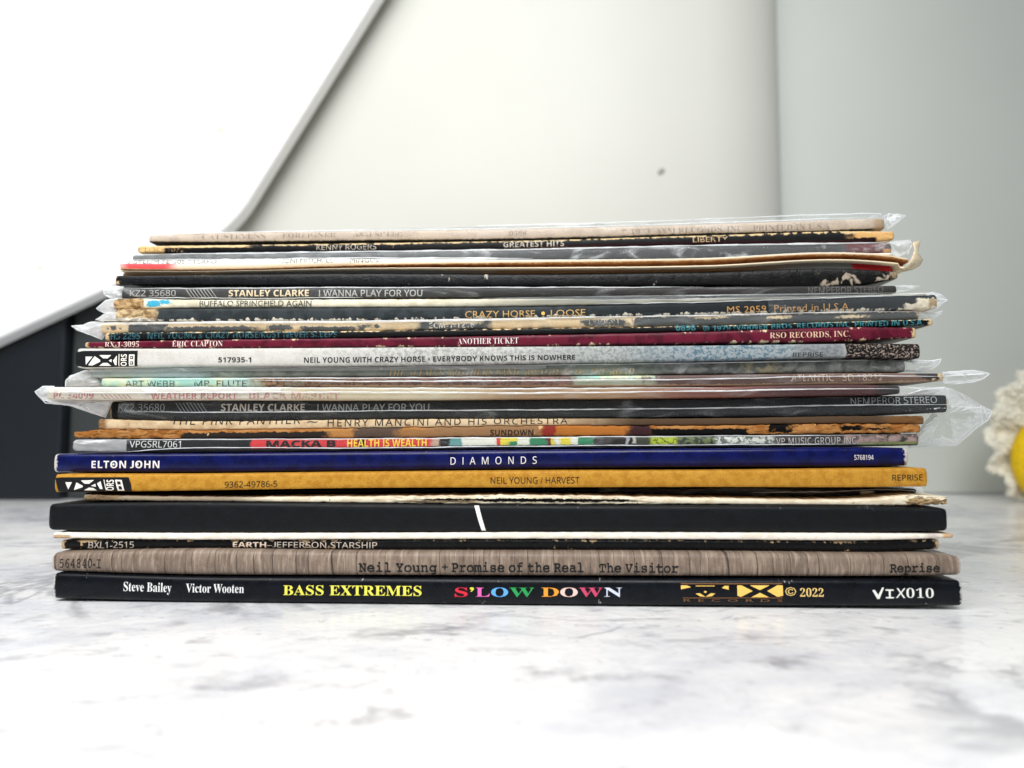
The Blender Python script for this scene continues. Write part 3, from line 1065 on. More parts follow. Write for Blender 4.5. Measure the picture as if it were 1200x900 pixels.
# 11  brown sleeve with shredded spine
ORG = col((170, 120, 68))
DB = col((62, 54, 50))
r = record("brown record whose spine is shredded to bare orange cardboard at both ends", 85, 1080, 512, 0.022)
J = jacket(r, "jacket", 85, 1080, [(85, 506.5), (110, 504.5), (205, 504.2), (425, 502), (625, 499.3), (825, 499), (1025, 497), (1080, 497.5)],
           [(85, 513), (205, 513.6), (425, 512.8), (625, 511), (825, 509.4), (1025, 507.4), (1080, 507)], 0.0205,
           spine_mat("shredded_brown_card", ORG, col((150, 96, 44)), rough=0.7, spec=0.25, jag=(0.16, 0.30), bump=0.9,
                     segs=[(215, 403, DB, 3, -9, .70), (385, 418, ORG, 6), (415, 470, col((92, 76, 66)), 5), (465, 505, col((148, 106, 64)), 8, -9, .8), (500, 640, col((140, 106, 74)), 18),
                           (636, 652, col((132, 44, 36)), 5), (652, 738, col((168, 104, 44)), 5), (736, 764, col((74, 44, 48)), 5),
                           (762, 876, BLK, 2, -9, .66), (903, 928, BLK, 2, .15, 9), (985, 1012, BLK, 4, .3, .8), (1015, 1045, col((60, 46, 34)), 6, .35, .6)],
                     wear=(col((226, 186, 130)), 0.04, 0.00, -0.20, 11.0)),
           bulge=0.0007, corner=4, edge=1.1, rag=[(85, 215, 0.0007), (876, 1080, 0.0006)])
letter(J, "SUNDOWN", 574.5, 625, 510.4, 503.8, 'sansb', (36, 26, 20), fade=0.18)

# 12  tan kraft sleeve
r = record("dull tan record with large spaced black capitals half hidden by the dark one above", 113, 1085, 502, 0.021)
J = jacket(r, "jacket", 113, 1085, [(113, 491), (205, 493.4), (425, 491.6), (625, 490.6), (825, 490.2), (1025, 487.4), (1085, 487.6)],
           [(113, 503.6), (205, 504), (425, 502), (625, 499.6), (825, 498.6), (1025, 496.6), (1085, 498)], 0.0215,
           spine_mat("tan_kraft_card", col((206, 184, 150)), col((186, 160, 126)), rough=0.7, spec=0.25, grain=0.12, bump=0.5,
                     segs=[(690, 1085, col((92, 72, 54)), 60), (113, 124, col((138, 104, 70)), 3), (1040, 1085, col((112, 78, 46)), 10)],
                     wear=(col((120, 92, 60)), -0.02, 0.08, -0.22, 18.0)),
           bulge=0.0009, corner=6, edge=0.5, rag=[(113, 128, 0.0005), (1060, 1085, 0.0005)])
letter(J, "THE PINK PANTHER", 200, 352, 497.6, 488.6, 'sans', (34, 28, 24), spacing=1.15)
letter(J, "~", 360, 372, 498, 488.8, 'sans', (34, 28, 24))
letter(J, "HENRY MANCINI AND HIS ORCHESTRA", 384, 665, 498.4, 490.4, 'sans', (34, 28, 24), spacing=1.25)


def clarke(J, l1, l2, stripes, cat, t1, t2, ster, film, ys, cs):
    letter(J, "KZ2 35680", cat[0], cat[1], ys[0], ys[1], 'sans', cs[0])
    polys = []
    for i in range(8):
        a = stripes[0] + (stripes[1] - stripes[0]) * i / 9.0
        w = (stripes[1] - stripes[0]) * 0.22
        polys.append([(a, ys[1] - 1.4), (a + 1.0, ys[1] - 1.4), (a + w + 1.0, ys[0] + 2.2), (a + w, ys[0] + 2.2)])
    patch(J, polys, cs[0], "diagonal_stripes")
    letter(J, "STANLEY CLARKE", t1[0], t1[1], ys[2], ys[3], 'sansb', cs[1])
    letter(J, "I WANNA PLAY FOR YOU", t2[0], t2[1], ys[2], ys[3], 'sans', cs[2], offset=0.008)
    letter(J, "NEMPEROR STEREO", ster[0], ster[1], ys[4], ys[5], 'sans', cs[3], offset=0.006)


# 13  dark grey sleeve in bag, lower copy
r = record("dark grey record in a clear sleeve whose big empty end sticks out at the right", 127, 1112, 487, 0.023)
J = jacket(r, "jacket", 127, 1112, [(127, 470.5), (205, 469.8), (425, 470), (625, 468.6), (825, 467.2), (1025, 464), (1112, 462.8)],
           [(127, 491.5), (205, 493.6), (425, 491.6), (625, 490.4), (825, 488.6), (1025, 486.6), (1112, 483)], 0.024,
           spine_mat("dark_grey_card", hv=0.22, base=col((52, 57, 60)), base2=col((44, 48, 51)), rough=0.4, segs=[(127, 139, col((24, 25, 27)), 2)],
                     wear=(col((200, 180, 150)), -0.06, -0.02, -0.28, 16.0), ends=(col((176, 140, 96)), 127, 1113, 4.0)),
           bulge=0.0013, corner=5, edge=0.2)
clarke(J, 0, 0, (205, 243), (139, 193), (259, 357), (372, 503), (997, 1098), None, (482, 473.4, 481.8, 473.4, 473.4, 465.4),
       ((132, 135, 136), (200, 192, 180), (166, 168, 168), (158, 162, 164)))
sleeve_front(J, 139, 1112)
crease(J, [(139, 483), (205, 483.4), (425, 481.8), (625, 480.4), (825, 478.4), (1025, 474.6), (1112, 474.4)], 0.00028)
patch(J, [[(1083, 479.5), (1098, 477.8), (1108, 478.3), (1098, 480)], [(1058, 481), (1068, 480), (1066, 482)]], (196, 200, 200), "sleeve_scuff", 0.0009, 0.5)
flap(J, [(1062, 462), (1090, 457), (1113, 455), (1130, 463), (1149, 475), (1163, 482), (1158, 492), (1143, 503), (1121, 522), (1096, 523), (1064, 524), (1075, 505), (1092, 484)],
     Yoff=0.012, thick=0.016, crinkle=0.0016,
     seam=[[(1062, 462), (1090, 457), (1113, 455), (1130, 463), (1149, 475), (1163, 482), (1158, 492), (1143, 503), (1121, 522), (1096, 523), (1064, 524)],
           [(1113, 476), (1148, 478)], [(1149, 475), (1158, 491)], [(1152, 476), (1156, 485), (1163, 482)], [(1126, 462), (1138, 476)], [(1149, 475), (1151, 496)]])

# 14  cream to maroon sleeve in bag
r = record("bagged record fading from cream with faint red letters to maroon, sleeve tip farthest left", 53, 1056, 466, 0.018)
MAR = col((84, 40, 42))
J = jacket(r, "jacket", 53, 1056, [(53, 453.5), (205, 453.6), (425, 454), (625, 454.6), (825, 453.6), (1025, 451), (1056, 452)],
           [(53, 468.4), (205, 469), (425, 469.2), (625, 467.8), (825, 466.6), (1025, 463), (1056, 461.5)], 0.019,
           spine_mat("cream_maroon_print", col((214, 206, 190)), col((202, 194, 178)), rough=0.4, jag=(0.25, 0.15), bump=0.05,
                     segs=[(330, 1200, col((196, 184, 156)), 30), (560, 1200, col((166, 136, 104)), 60), (760, 1200, col((122, 74, 60)), 60), (880, 1200, MAR, 60),
                           (1030, 1056, col((50, 46, 46)), 8)]),
           bulge=0.0011, corner=4, edge=0.1)
letter(J, "PC 34099", 63, 110, 467.0, 459.8, 'sansb', (176, 108, 104), fade=0.35)
patch(J, [[(118 + i * 5.0, 462), (119.2 + i * 5.0, 462), (124.5 + i * 5.0, 467.4), (123.3 + i * 5.0, 467.4)] for i in range(7)], (170, 120, 116), "diagonal_stripes")
letter(J, "WEATHER REPORT", 177, 278, 468, 460.2, 'sansb', (178, 112, 110), fade=0.3)
letter(J, "BLACK MARKET", 292, 398, 468, 460.2, 'sansb', (186, 132, 128), fade=0.45)
sleeve_front(J, 48, 1056, None, 0.0007)
sleeve_front(J, 48, 330, FILM_MILK_LIT, 0.0009, 0.60, 0.99, "whitened_sleeve_fold", 60)  # whitened strip painting the highlight along the sleeve's upper edge
crease(J, [(48, 454.4), (205, 454.4), (425, 455), (625, 455.4), (825, 454.4)], 0.0003)
crease(J, [(42, 460.4), (205, 460.6), (425, 459.8), (625, 460.8), (825, 458.8), (1025, 456), (1056, 456)], 0.00032)
flap(J, [(60, 453.5), (50, 453), (41, 459), (46, 465), (52, 470), (60, 468.5)], FILM_MILK_LIT, Yoff=0.003, thick=0.007,
     seam=[[(64, 453), (50, 453), (41, 459), (46, 465), (53, 472)]])
flap(J, [(48, 468), (60, 468.6), (90, 469), (132, 470), (128, 480), (124, 489), (105, 483), (82, 475), (62, 473)], FILM_MILK_LIT, Yoff=0.006, thick=0.006,
     crinkle=0.0014, seam=[[(53, 472), (82, 475), (105, 483), (124, 489)]])
flap(J, [(1050, 452), (1080, 453), (1106, 453), (1110, 456), (1090, 462), (1062, 463.4), (1050, 461)], thick=0.006, seam=[[(1064, 462), (1080, 457), (1108, 454)]])

# 15  mixed pastel/brown sleeve in bag
r = record("bagged record with pale turquoise patches at its left end and a brown fur print", 117, 1107, 451, 0.021)
J = jacket(r, "jacket", 117, 1107, [(117, 443.4), (205, 443), (425, 442), (625, 441), (825, 439.2), (1025, 437), (1107, 437.4)],
           [(117, 453), (205, 453.2), (425, 453.6), (625, 454), (825, 452.8), (1025, 450.2), (1107, 446)], 0.022,
           spine_mat("pastel_fur_print", col((158, 202, 190)), col((214, 218, 178)), blot=(0.5, 0.44, 0.56), rough=0.4, jag=(0.4, 0.2), bump=0.05,
                     segs=[(270, 300, col((168, 196, 186)), 10), (296, 345, [col((150, 116, 84)), col((88, 60, 44)), 26.0, .4, .6], 14), (340, 470, [col((134, 98, 76)), col((84, 56, 46)), 30.0, .4, .6], 14),
                           (450, 680, [col((128, 96, 86)), col((96, 66, 60)), 10.0, .4, .6], 20), (674, 770, col((160, 166, 146)), 4, .2, .8), (766, 1107, col((98, 72, 64)), 10), (930, 1107, col((110, 84, 72)), 20),
                           (380, 1080, col((162, 136, 108)), 30, -9, .20), (1078, 1100, col((62, 54, 58)), 4, .2, 9), (1102, 1107, TAN, 2)]),
           bulge=0.0010, corner=4, edge=0.15)
letter(J, "ART WEBB", 147, 205, 453.2, 446.2, 'sans', (66, 76, 74), fade=0.3)
letter(J, "MR. FLUTE", 228, 289, 452.8, 446, 'sans', (66, 70, 68), fade=0.3)
letter(J, "ATLANTIC   SD 18212", 927, 1035, 446.6, 438.6, 'sans', (196, 176, 152), fade=0.2)
sleeve_front(J, 117, 1107)
crease(J, [(300, 446), (425, 447), (625, 446), (825, 444.4), (1025, 440.8), (1107, 441.4)], 0.00028)
crease(J, [(117, 443.8), (205, 443.6), (425, 443), (625, 442)], 0.0002)
flap(J, [(1104, 437), (1120, 434.6), (1140, 434), (1152, 436), (1160, 438), (1152, 444), (1140, 448), (1120, 450), (1104, 450)], thick=0.006,
     seam=[[(1104, 436.6), (1140, 434), (1152, 436), (1160, 438), (1152, 444), (1140, 448), (1120, 450)], [(1108, 441), (1154, 438)]])

# 16  grey-green photo sleeve in bag
r = record("grey-green misty photo record in a cloudy bag with faint gold italic capitals", 104, 1062, 437, 0.024)
J = jacket(r, "jacket", 104, 1062, [(104, 433), (205, 430.8), (425, 430), (625, 427), (825, 424), (1025, 420.8), (1062, 422)],
           [(104, 442), (205, 442.6), (425, 441.6), (625, 440.4), (825, 438.4), (1025, 436.4), (1062, 436)], 0.025,
           spine_mat("misty_green_print", col((148, 154, 142)), col((110, 118, 106)), blot=(1.0, 0.4, 0.66), rough=0.4, jag=(0.4, 0.2), bump=0.05,
                     segs=[(104, 240, col((196, 204, 204)), 40), (760, 1062, [col((126, 128, 122)), col((88, 92, 88)), 7.0, .4, .62], 60), (870, 915, [col((150, 140, 106)), col((96, 98, 90)), 9.0, .4, .6], 10)]),
           bulge=0.0010, corner=4, edge=0.15)
letter(J, "THE ALLMAN BROTHERS BAND", 454, 607, 440.6, 432.6, 'serif', (204, 174, 118), offset=-0.012, slant=2.0, fade=0.25)
letter(J, "BROTHERS OF THE ROAD", 614, 742, 439.6, 432.2, 'serif', (204, 174, 118), offset=-0.012, slant=2.0, fade=0.3)
sleeve_front(J, 90, 1064, FILM_FLAP)
sleeve_front(J, 90, 640, FILM_MILK_LIT, 0.0010, 0.62, 0.98, "whitened_sleeve_fold", 90)  # highlight on the upper part of the bag, painted as whiter film
crease(J, [(100, 433.4), (205, 431.4), (425, 430.8), (625, 428), (825, 425.4), (1025, 422.4)], 0.00025)
flap(J, [(112, 433.4), (98, 434.6), (82, 441), (77, 446), (77, 453), (98, 453), (120, 453), (117, 446), (112, 442)], FILM_MILK_LIT, thick=0.009, crinkle=0.0014,
     seam=[[(112, 433.4), (98, 434.6), (82, 441), (77, 446), (77, 453)]])
flap(J, [(1054, 421.5), (1075, 422), (1092, 423), (1103, 420.6), (1100, 427), (1092, 433), (1078, 436), (1054, 436)], FILM_FLAP, thick=0.008, crinkle=0.0014,
     seam=[[(1054, 421.5), (1092, 423), (1103, 420.6)], [(1103, 420.6), (1100, 427), (1092, 433), (1078, 436)], [(1062, 424), (1076, 423)]])

# 17  grey speckled sleeve with black emblem
r = record("thick pale grey record with a bold black title and a speckled black right end", 88, 1080, 426, 0.020)
J = jacket(r, "jacket", 88, 1080, [(88, 408), (205, 408.2), (425, 407), (625, 405.8), (825, 404.6), (1025, 402.4), (1080, 402.6)],
           [(88, 431), (205, 430.6), (425, 430), (625, 426.6), (825, 423.8), (1025, 420.6), (1080, 420)], 0.021,
           spine_mat("speckled_grey_card", hv=0.17, base=col((204, 202, 196)), base2=col((196, 193, 186)), rough=0.5, grain=0.12, jag=(0.05, 0.05), bump=0.2,
                     segs=[(400, 760, [col((188, 188, 184)), col((152, 152, 148)), 26.0, .42, .64], 110), (640, 960, [col((164, 168, 166)), col((130, 134, 133)), 28.0, .42, .62], 60),
                           (760, 940, [col((148, 156, 160)), col((82, 110, 124)), 26.0, .44, .62], 50), (935, 992, [col((136, 140, 142)), col((112, 118, 122)), 24.0, .42, .6], 10),
                           (992, 1080, [col((30, 30, 30)), col((146, 130, 120)), 38.0, .53, .60], 1)],
                     ends=(col((230, 228, 222)), 88, 1082, 0.8)),
           bulge=0.0015, sq=4, corner=5, edge=0.1)
patch(J, [[(89, 411.2), (125, 411.0), (125, 430.2), (89.5, 430.4)], [(125, 411.0), (161.2, 411.0), (161.2, 430), (125, 430.2)]], (24, 27, 31), "emblem_label")
emblem(J, [[(100.7, 418), (108.7, 418), (101.3, 427.6)], [(104, 428), (111.3, 417.4), (118, 422), (118, 424), (108.7, 428.5)], [(116.7, 416.2), (130.7, 416.2), (126.7, 420), (121.3, 420)],
           [(116.7, 428.7), (121.3, 425.3), (126.7, 425.3), (130.7, 428.8)], [(128, 422.7), (131.3, 420.7), (131.3, 424.7)], [(133, 422.7), (137.3, 416.7), (137.3, 428), (135.3, 428)],
           [(139.4, 415), (140.3, 415), (140.3, 429.4), (139.4, 429.4)], [(151.5, 415.6), (158, 415.6), (158, 429.2), (151.5, 429.2)]])
patch(J, [[(153, 417.5), (156.6, 417.5), (156.6, 421), (153, 421)], [(153, 424), (156.6, 424), (156.6, 427.6), (153, 427.6)]], (24, 27, 31), "emblem_ink", 0.0004)
patch(J, [[(154, 418.5), (155.7, 418.5), (155.7, 420), (154, 420)], [(154, 425), (155.7, 425), (155.7, 426.6), (154, 426.6)]], WH, "emblem", 0.0005)
rot_text(J, "ORS", 142, 149, 415.2, 429.2, WH)
INKB = (28, 28, 30)
letter(J, "517935-1", 256, 294.5, 426.0, 419.6, 'sansb', INKB, offset=-0.004)
letter(J, "NEIL YOUNG WITH CRAZY HORSE • EVERYBODY KNOWS THIS IS NOWHERE", 356.5, 674, 424.8, 418.2, 'sansb', INKB, offset=-0.006)
letter(J, "REPRISE", 929, 964.5, 420.6, 414.6, 'sans', (40, 42, 46))

# 18  maroon sleeve
r = record("slim maroon record with worn edges and white roman capitals", 98, 1075, 403, 0.024)
J = jacket(r, "jacket", 98, 1075, [(98, 401), (205, 398.6), (425, 396), (625, 392.6), (825, 388.4), (1025, 383.2), (1075, 384)],
           [(98, 407), (205, 407.6), (425, 406.4), (625, 405), (825, 402), (1025, 398.4), (1075, 395.5)], 0.025,
           spine_mat("maroon_card", col((104, 24, 46)), col((88, 16, 38)), rough=0.35, spec=0.45,
                     wear=(col((230, 206, 170)), 0.14, 0.18, -0.22, 12.0), ends=(col((226, 196, 150)), 98, 1075, 7.0), bump=0.25),
           bulge=0.0010, sq=3.4, corner=4, edge=0.35)
letter(J, "RX-1-3095", 123, 163, 406.6, 400.6, 'serif', (226, 206, 196), offset=-0.012)
letter(J, "ERIC CLAPTON", 202, 261, 406, 399.6, 'serif', (232, 214, 206), offset=-0.012)
letter(J, "ANOTHER TICKET", 536.5, 607.5, 403, 396.0, 'serif', (232, 222, 218), offset=-0.014)
letter(J, "RSO RECORDS, INC.", 902, 996, 395.6, 388.6, 'serif', (216, 184, 156), offset=-0.01)

# 19  black with teal lettering
r = record("thin black record with teal lettering, upper edge rubbed to cream", 122, 1094, 389, 0.027)
J = jacket(r, "jacket", 122, 1094, [(122, 390), (205, 389), (425, 387.6), (625, 384.6), (825, 381.6), (1025, 375.6), (1094, 373.8)],
           [(122, 399.5), (205, 398.4), (425, 396), (625, 392.6), (825, 388.4), (1025, 383), (1094, 381)], 0.027,
           spine_mat("black_teal_card", col((15, 17, 20)), None, rough=0.45, wear=(col((232, 208, 164)), 0.30, 0.0, -0.26, 13.0),
                     ends=(col((224, 196, 150)), 122, 1094, 7.0)), bulge=0.0009, corner=3, edge=0.5)
TEAL = (54, 128, 138)
letter(J, "HS 2295 · NEIL YOUNG & CRAZY HORSE/RUST NEVER SLEEPS", 130, 395, 396.4, 389.0, 'sansb', (44, 92, 102), offset=-0.006, fade=0.25)
letter(J, "0898", 792, 815, 387.4, 380.4, 'sansb', (48, 116, 126), offset=0.0)
letter(J, "℗ 1979 WARNER BROS. RECORDS INC. PRINTED IN U.S.A.", 824, 1082, 384.6, 378.0, 'sansb', (48, 116, 126), offset=0.0, fade=0.12)

# 20  peeling grey/cream sleeve in bag
r = record("grey record peeling to cream patches inside a bag pinched to a point at the left", 117, 1078, 379, 0.030)
GRY = col((84, 88, 90))
J = jacket(r, "jacket", 117, 1078, [(117, 378), (205, 377), (425, 375.8), (625, 372.2), (825, 369), (1025, 364.8), (1078, 364.8)],
           [(117, 391), (205, 389), (425, 387.6), (625, 384.6), (825, 381.6), (1025, 375.6), (1078, 374)], 0.031,
           spine_mat("peeling_grey_card", col((222, 200, 164)), col((212, 188, 150)), rough=0.6, jag=(0.22, 0.34), bump=0.4,
                     segs=[(126, 140, GRY, 2, .3, .7), (150, 196, GRY, 2, -9, .8), (196, 300, GRY, 8, -9, .5), (316, 340, GRY, 3, .1, .6), (352, 415, GRY, 6, -9, .45), (420, 432, GRY, 4, -9, .62), (436, 448, GRY, 2, .25, .55), (488, 572, GRY, 5, -9, .8), (520, 560, col((222, 200, 164)), 6, .5, .9),
                           (684, 734, GRY, 5, .1, .7), (745, 1078, GRY, 4, -9, .9), (810, 850, col((216, 196, 160)), 8, .66, .84), (900, 925, col((216, 196, 160)), 5, .5, .75), (980, 1015, col((206, 190, 160)), 6, .35, .6)]),
           bulge=0.0011, corner=4, edge=0.25)
letter(J, "ECM-1-1216", 503, 556, 384.4, 377.6, 'sansb', (214, 206, 190), fade=0.4)
letter(J, "TYRANT", 688, 727, 380.2, 373.6, 'sans', (196, 186, 168), fade=0.4)
sleeve_front(J, 117, 1078)
sleeve_front(J, 117, 640, FILM_MILK_LIT, 0.0010, 0.74, 0.99, "whitened_sleeve_fold", 90)
crease(J, [(117, 378.6), (205, 377.8), (425, 376.6), (625, 373), (825, 369.8), (1025, 365.6), (1078, 365.4)], 0.0003)
flap(J, [(122, 377), (106, 377.6), (97, 381), (84, 382), (90, 386.6), (104, 391.6), (120, 398), (124, 392)], FILM_MILK_LIT, thick=0.007,
     seam=[[(122, 377), (106, 377.6), (97, 381), (84, 382), (90, 386.6), (104, 391.6), (120, 398)]])
flap(J, [(1072, 364.6), (1084, 366.6), (1094, 367.4), (1104, 364.4), (1103, 367.4), (1092, 373.4), (1080, 374.4), (1072, 374.6)], thick=0.005,
     seam=[[(1072, 364.6), (1077, 374)], [(1076, 364.8), (1084, 366.6), (1094, 367.4), (1104, 364.4), (1103, 367.4), (1092, 373.4)]])

# 21  slate sleeve with gold lettering
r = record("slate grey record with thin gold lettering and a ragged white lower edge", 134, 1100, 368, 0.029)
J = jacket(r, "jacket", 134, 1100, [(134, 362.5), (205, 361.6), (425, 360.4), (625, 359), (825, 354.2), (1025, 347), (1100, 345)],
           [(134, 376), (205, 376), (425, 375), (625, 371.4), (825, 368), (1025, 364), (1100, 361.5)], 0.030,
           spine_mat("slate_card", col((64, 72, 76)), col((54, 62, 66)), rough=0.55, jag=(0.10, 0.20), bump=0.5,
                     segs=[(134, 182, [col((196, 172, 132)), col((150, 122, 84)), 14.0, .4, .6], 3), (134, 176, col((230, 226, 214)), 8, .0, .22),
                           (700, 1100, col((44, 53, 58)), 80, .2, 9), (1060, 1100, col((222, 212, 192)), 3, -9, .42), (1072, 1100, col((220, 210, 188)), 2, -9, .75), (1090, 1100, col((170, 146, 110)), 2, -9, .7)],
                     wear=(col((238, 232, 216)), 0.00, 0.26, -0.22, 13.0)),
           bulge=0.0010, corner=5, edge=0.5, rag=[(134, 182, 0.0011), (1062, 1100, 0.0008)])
letter(J, "CRAZY HORSE", 545, 627, 372.0, 364.2, 'plain', (190, 156, 98))
patch(J, [[(636.5 + 2.2 * math.cos(a), 367.4 + 2.2 * math.sin(a)) for a in [i * math.pi / 5 for i in range(10)]]], (232, 186, 92), "gold_dot")
letter(J, "LOOSE", 645.5, 686, 370.4, 362.8, 'plain', (190, 156, 98))
letter(J, "MS 2059  Printed in U.S.A.", 852, 997, 365.4, 357.4, 'plain', (178, 134, 76), spacing=1.05)
flap(J, [(140, 365.6), (124, 367), (112, 375), (120, 376.4), (140, 376.6)], FILM_MILK_LIT, thick=0.006, seam=[[(140, 365.6), (124, 367), (112, 375)]])
sleeve_front(J, 900, 1100)
crease(J, [(700, 355.8), (825, 354), (900, 351.6), (1025, 347.4), (1094, 345.4)], 0.00022)
flap(J, [(1085, 345), (1094, 342.6), (1104, 346), (1110, 352), (1103, 356.4), (1098, 361.4), (1085, 361)], thick=0.006,
     seam=[[(1085, 345), (1094, 342.6), (1104, 346), (1110, 352), (1103, 356.4), (1098, 361.4)], [(1110, 352), (1098, 350)]])

# 22  cream sleeve with split left corner
r = record("cream record with blue printed marks and a split layered corner at its left end", 131, 1080, 359, 0.033)
J = jacket(r, "jacket", 131, 1085, [(131, 351), (150, 350), (205, 350.8), (425, 350.6), (625, 350), (825, 349.4), (1025, 345.6), (1085, 344)],
           [(131, 362.5), (205, 360.8), (425, 360), (625, 358.6), (825, 354), (1025, 347.6), (1085, 345.6)], 0.033,
           spine_mat("cream_print_card", col((232, 224, 200)), col((214, 204, 176)), rough=0.6, jag=(0.16, 0.28), bump=0.4,
                     segs=[(131, 167, [col((186, 156, 112)), col((150, 118, 78)), 12.0, .42, .58], 2), (176, 184, col((64, 164, 196)), 1, .2, .8), (185, 199, col((64, 164, 196)), 2, .45, .9),
                           (560, 1085, col((186, 182, 164)), 90)],
                     wear=(col((168, 140, 98)), 0.02, 0.0, -0.22, 10.0)),
           bulge=0.0009, corner=4, edge=0.5, rag=[(131, 167, 0.0009)])
letter(J, "BUFFALO SPRINGFIELD AGAIN", 234, 365, 359.0, 352.2, 'plain', (66, 66, 62), fade=0.12, offset=0.008)
sleeve_front(J, 200, 1080, FILM)
flap(J, [(138, 350), (124, 352), (113, 361.6), (122, 367), (134, 366), (140, 362)], FILM_MILK_LIT, thick=0.007, seam=[[(138, 350), (124, 352), (113, 361.6), (122, 367)]])
flap(J, [(560, 349.5), (700, 347), (850, 345), (980, 343.4), (1090, 343), (1096, 345), (1000, 347), (850, 350.5), (700, 352.4)], FILM, thick=0.003, Yoff=-0.002)

# 23  dark grey bagged sleeve, upper copy
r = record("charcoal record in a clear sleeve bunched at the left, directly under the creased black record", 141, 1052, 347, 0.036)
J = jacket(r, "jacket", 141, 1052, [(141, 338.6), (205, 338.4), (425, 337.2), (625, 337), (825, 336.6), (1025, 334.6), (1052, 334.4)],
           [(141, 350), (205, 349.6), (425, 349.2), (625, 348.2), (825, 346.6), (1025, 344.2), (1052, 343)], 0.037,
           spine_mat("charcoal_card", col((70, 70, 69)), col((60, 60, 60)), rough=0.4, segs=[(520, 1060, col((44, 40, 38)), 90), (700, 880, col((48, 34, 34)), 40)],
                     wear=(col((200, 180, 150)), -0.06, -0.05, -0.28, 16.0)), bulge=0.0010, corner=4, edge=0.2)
clarke(J, 0, 0, (217, 254), (152.5, 206), (268, 362), (374, 495), (947, 1035), None, (347.2, 340, 347.2, 339.8, 343.6, 336.2),
       ((166, 164, 160), (226, 206, 172), (180, 178, 174), (96, 90, 86)))
sleeve_front(J, 141, 1052)
crease(J, [(130, 337.6), (205, 337.8), (425, 336.8), (625, 336.8), (825, 336.4)], 0.00026)
crease(J, [(141, 350), (205, 349.2), (300, 349.6), (425, 348.8)], 0.0002)
flap(J, [(145, 336.4), (130, 335.6), (121, 339), (122, 345), (132, 351.4), (145, 350.4)], FILM_MILK_LIT, thick=0.008, crinkle=0.0018,
     seam=[[(145, 336.4), (130, 335.6), (121, 339), (122, 345), (132, 351.4)], [(121, 341), (138, 338)], [(122, 343.5), (136, 343)], [(124, 346.5), (134, 349)]])
flap(J, [(1046, 334.6), (1062, 334), (1081, 335), (1070, 338.4), (1060, 341.4), (1046, 343.6)], thick=0.004)

# 24  creased black sleeve
r = record("creased black record with white scuffs towards its right end, under the gaping cream cardboard", 133, 1054, 334, 0.040)
J = jacket(r, "jacket", 133, 1054, [(133, 322.5), (205, 322), (425, 320), (625, 321), (825, 318.6), (1025, 316), (1054, 319)],
           [(133, 334), (205, 334), (425, 335.2), (625, 335.4), (825, 334.6), (1025, 331.8), (1054, 326)], 0.041,
           spine_mat("creased_black_card", col((22, 25, 30)), col((30, 34, 40)), rough=0.3, spec=0.55, jag=(0.25, 0.3), bump=0.9,
                     segs=[(640, 1060, col((17, 17, 18)), 60), (960, 1054, [col((18, 18, 19)), col((168, 154, 136)), 7.0, .56, .62], 10, .1, .8), (1042, 1054, col((150, 132, 106)), 4), (133, 137, TAN, 2)],
                     wear=(col((190, 182, 168)), 0.02, 0.00, -0.20, 7.0)), bulge=0.0012, corner=6, edge=0.4, rag=[(1030, 1054, 0.0004)])

# 25  open gatefold cardboard with curled right end
r = record("gaping cream cardboard record with a brown inside and a curled flap at its right end", 140, 1066, 317, 0.043)
BRN = col((168, 112, 62))
J = jacket(r, "back_panel", 142, 1048, [(142, 319.8), (205, 320.4), (425, 317), (625, 317), (825, 315), (1000, 308.4), (1048, 312)],
           [(142, 322), (205, 322), (425, 320.2), (625, 321), (825, 318.4), (1000, 316.2), (1048, 318)], 0.047,
           spine_mat("back_panel_print", col((120, 120, 116)), None, rough=0.6, jag=(0.2, 0.2),
                     segs=[(142, 260, col((206, 160, 110)), 20), (560, 900, col((150, 108, 70)), 60), (998, 1046, col((176, 30, 36)), 3)]), bulge=0.0007, edge=0.3, min_h=0.0004)
prof = [(0, .0004), (.10, 0), (.20, .0003), (.26, .004), (.5, .007), (.76, .004), (.84, .0003), (.93, 0), (1.0, .0004)]
J = jacket(r, "gatefold", 139, 1066, [(139, 317), (205, 316.6), (425, 309.6), (625, 306.2), (825, 303.2), (1000, 296.8), (1040, 299), (1066, 303)],
           [(139, 321.5), (205, 320.8), (425, 317.4), (625, 317.0), (825, 315.0), (950, 310), (1000, 308.2), (1030, 310.5), (1062, 316)], 0.044,
           spine_mat("gaping_card", BRN, col((146, 92, 48)), rough=0.6, jag=(0.08, 0.08), bump=0.3,
                     segs=[(590, 870, col((236, 226, 204)), 40, -9, .50), (120, 1070, col((238, 222, 192)), 4, -9, .22), (120, 1070, col((232, 206, 168)), 4, .84, 9)],
                     wear=(col((190, 142, 92)), -0.04, -0.04, -0.22, 12.0)), sprof=prof, corner=2, edge=0.35, min_h=0.0012)
# curled torn flap of that cardboard
gv, gf = [], []
crl = [((1056, 317), (1060, 317)), ((1062, 311.5), (1069, 315)), ((1066.5, 305), (1077, 311)), ((1069.5, 298), (1080, 304.5)),
       ((1071, 292.5), (1074.5, 296)), ((1069.5, 287), (1075.5, 289)), ((1068.8, 285.5), (1077, 281.5))]
for i, (a, b) in enumerate(crl):
    for t in np.linspace(0, 1, 9):
        q = Vector(a).lerp(Vector(b), float(t))
        q.x += 0.8 * math.sin(math.pi * t) * (i / 6.0)
        yy_ = J.Y + YAW * (1130 - q.x) - 0.0007 - 0.004 * math.sin(i / 6 * 2.4) + 0.006 * (i / 6.0) ** 2 + 0.006 * float(t) ** 2
        gv.append(at(q.x, q.y, yy_))
for i in range(len(crl) - 1):
    for j in range(8):
        a = i * 9 + j
        gf.append((a, a + 9, a + 10, a + 1))
fl = mesh_obj("curled_flap", gv, gf, plain_mat("torn_card", col((226, 210, 178)), 0.65, 0.12, 500, 0.4), r, True)
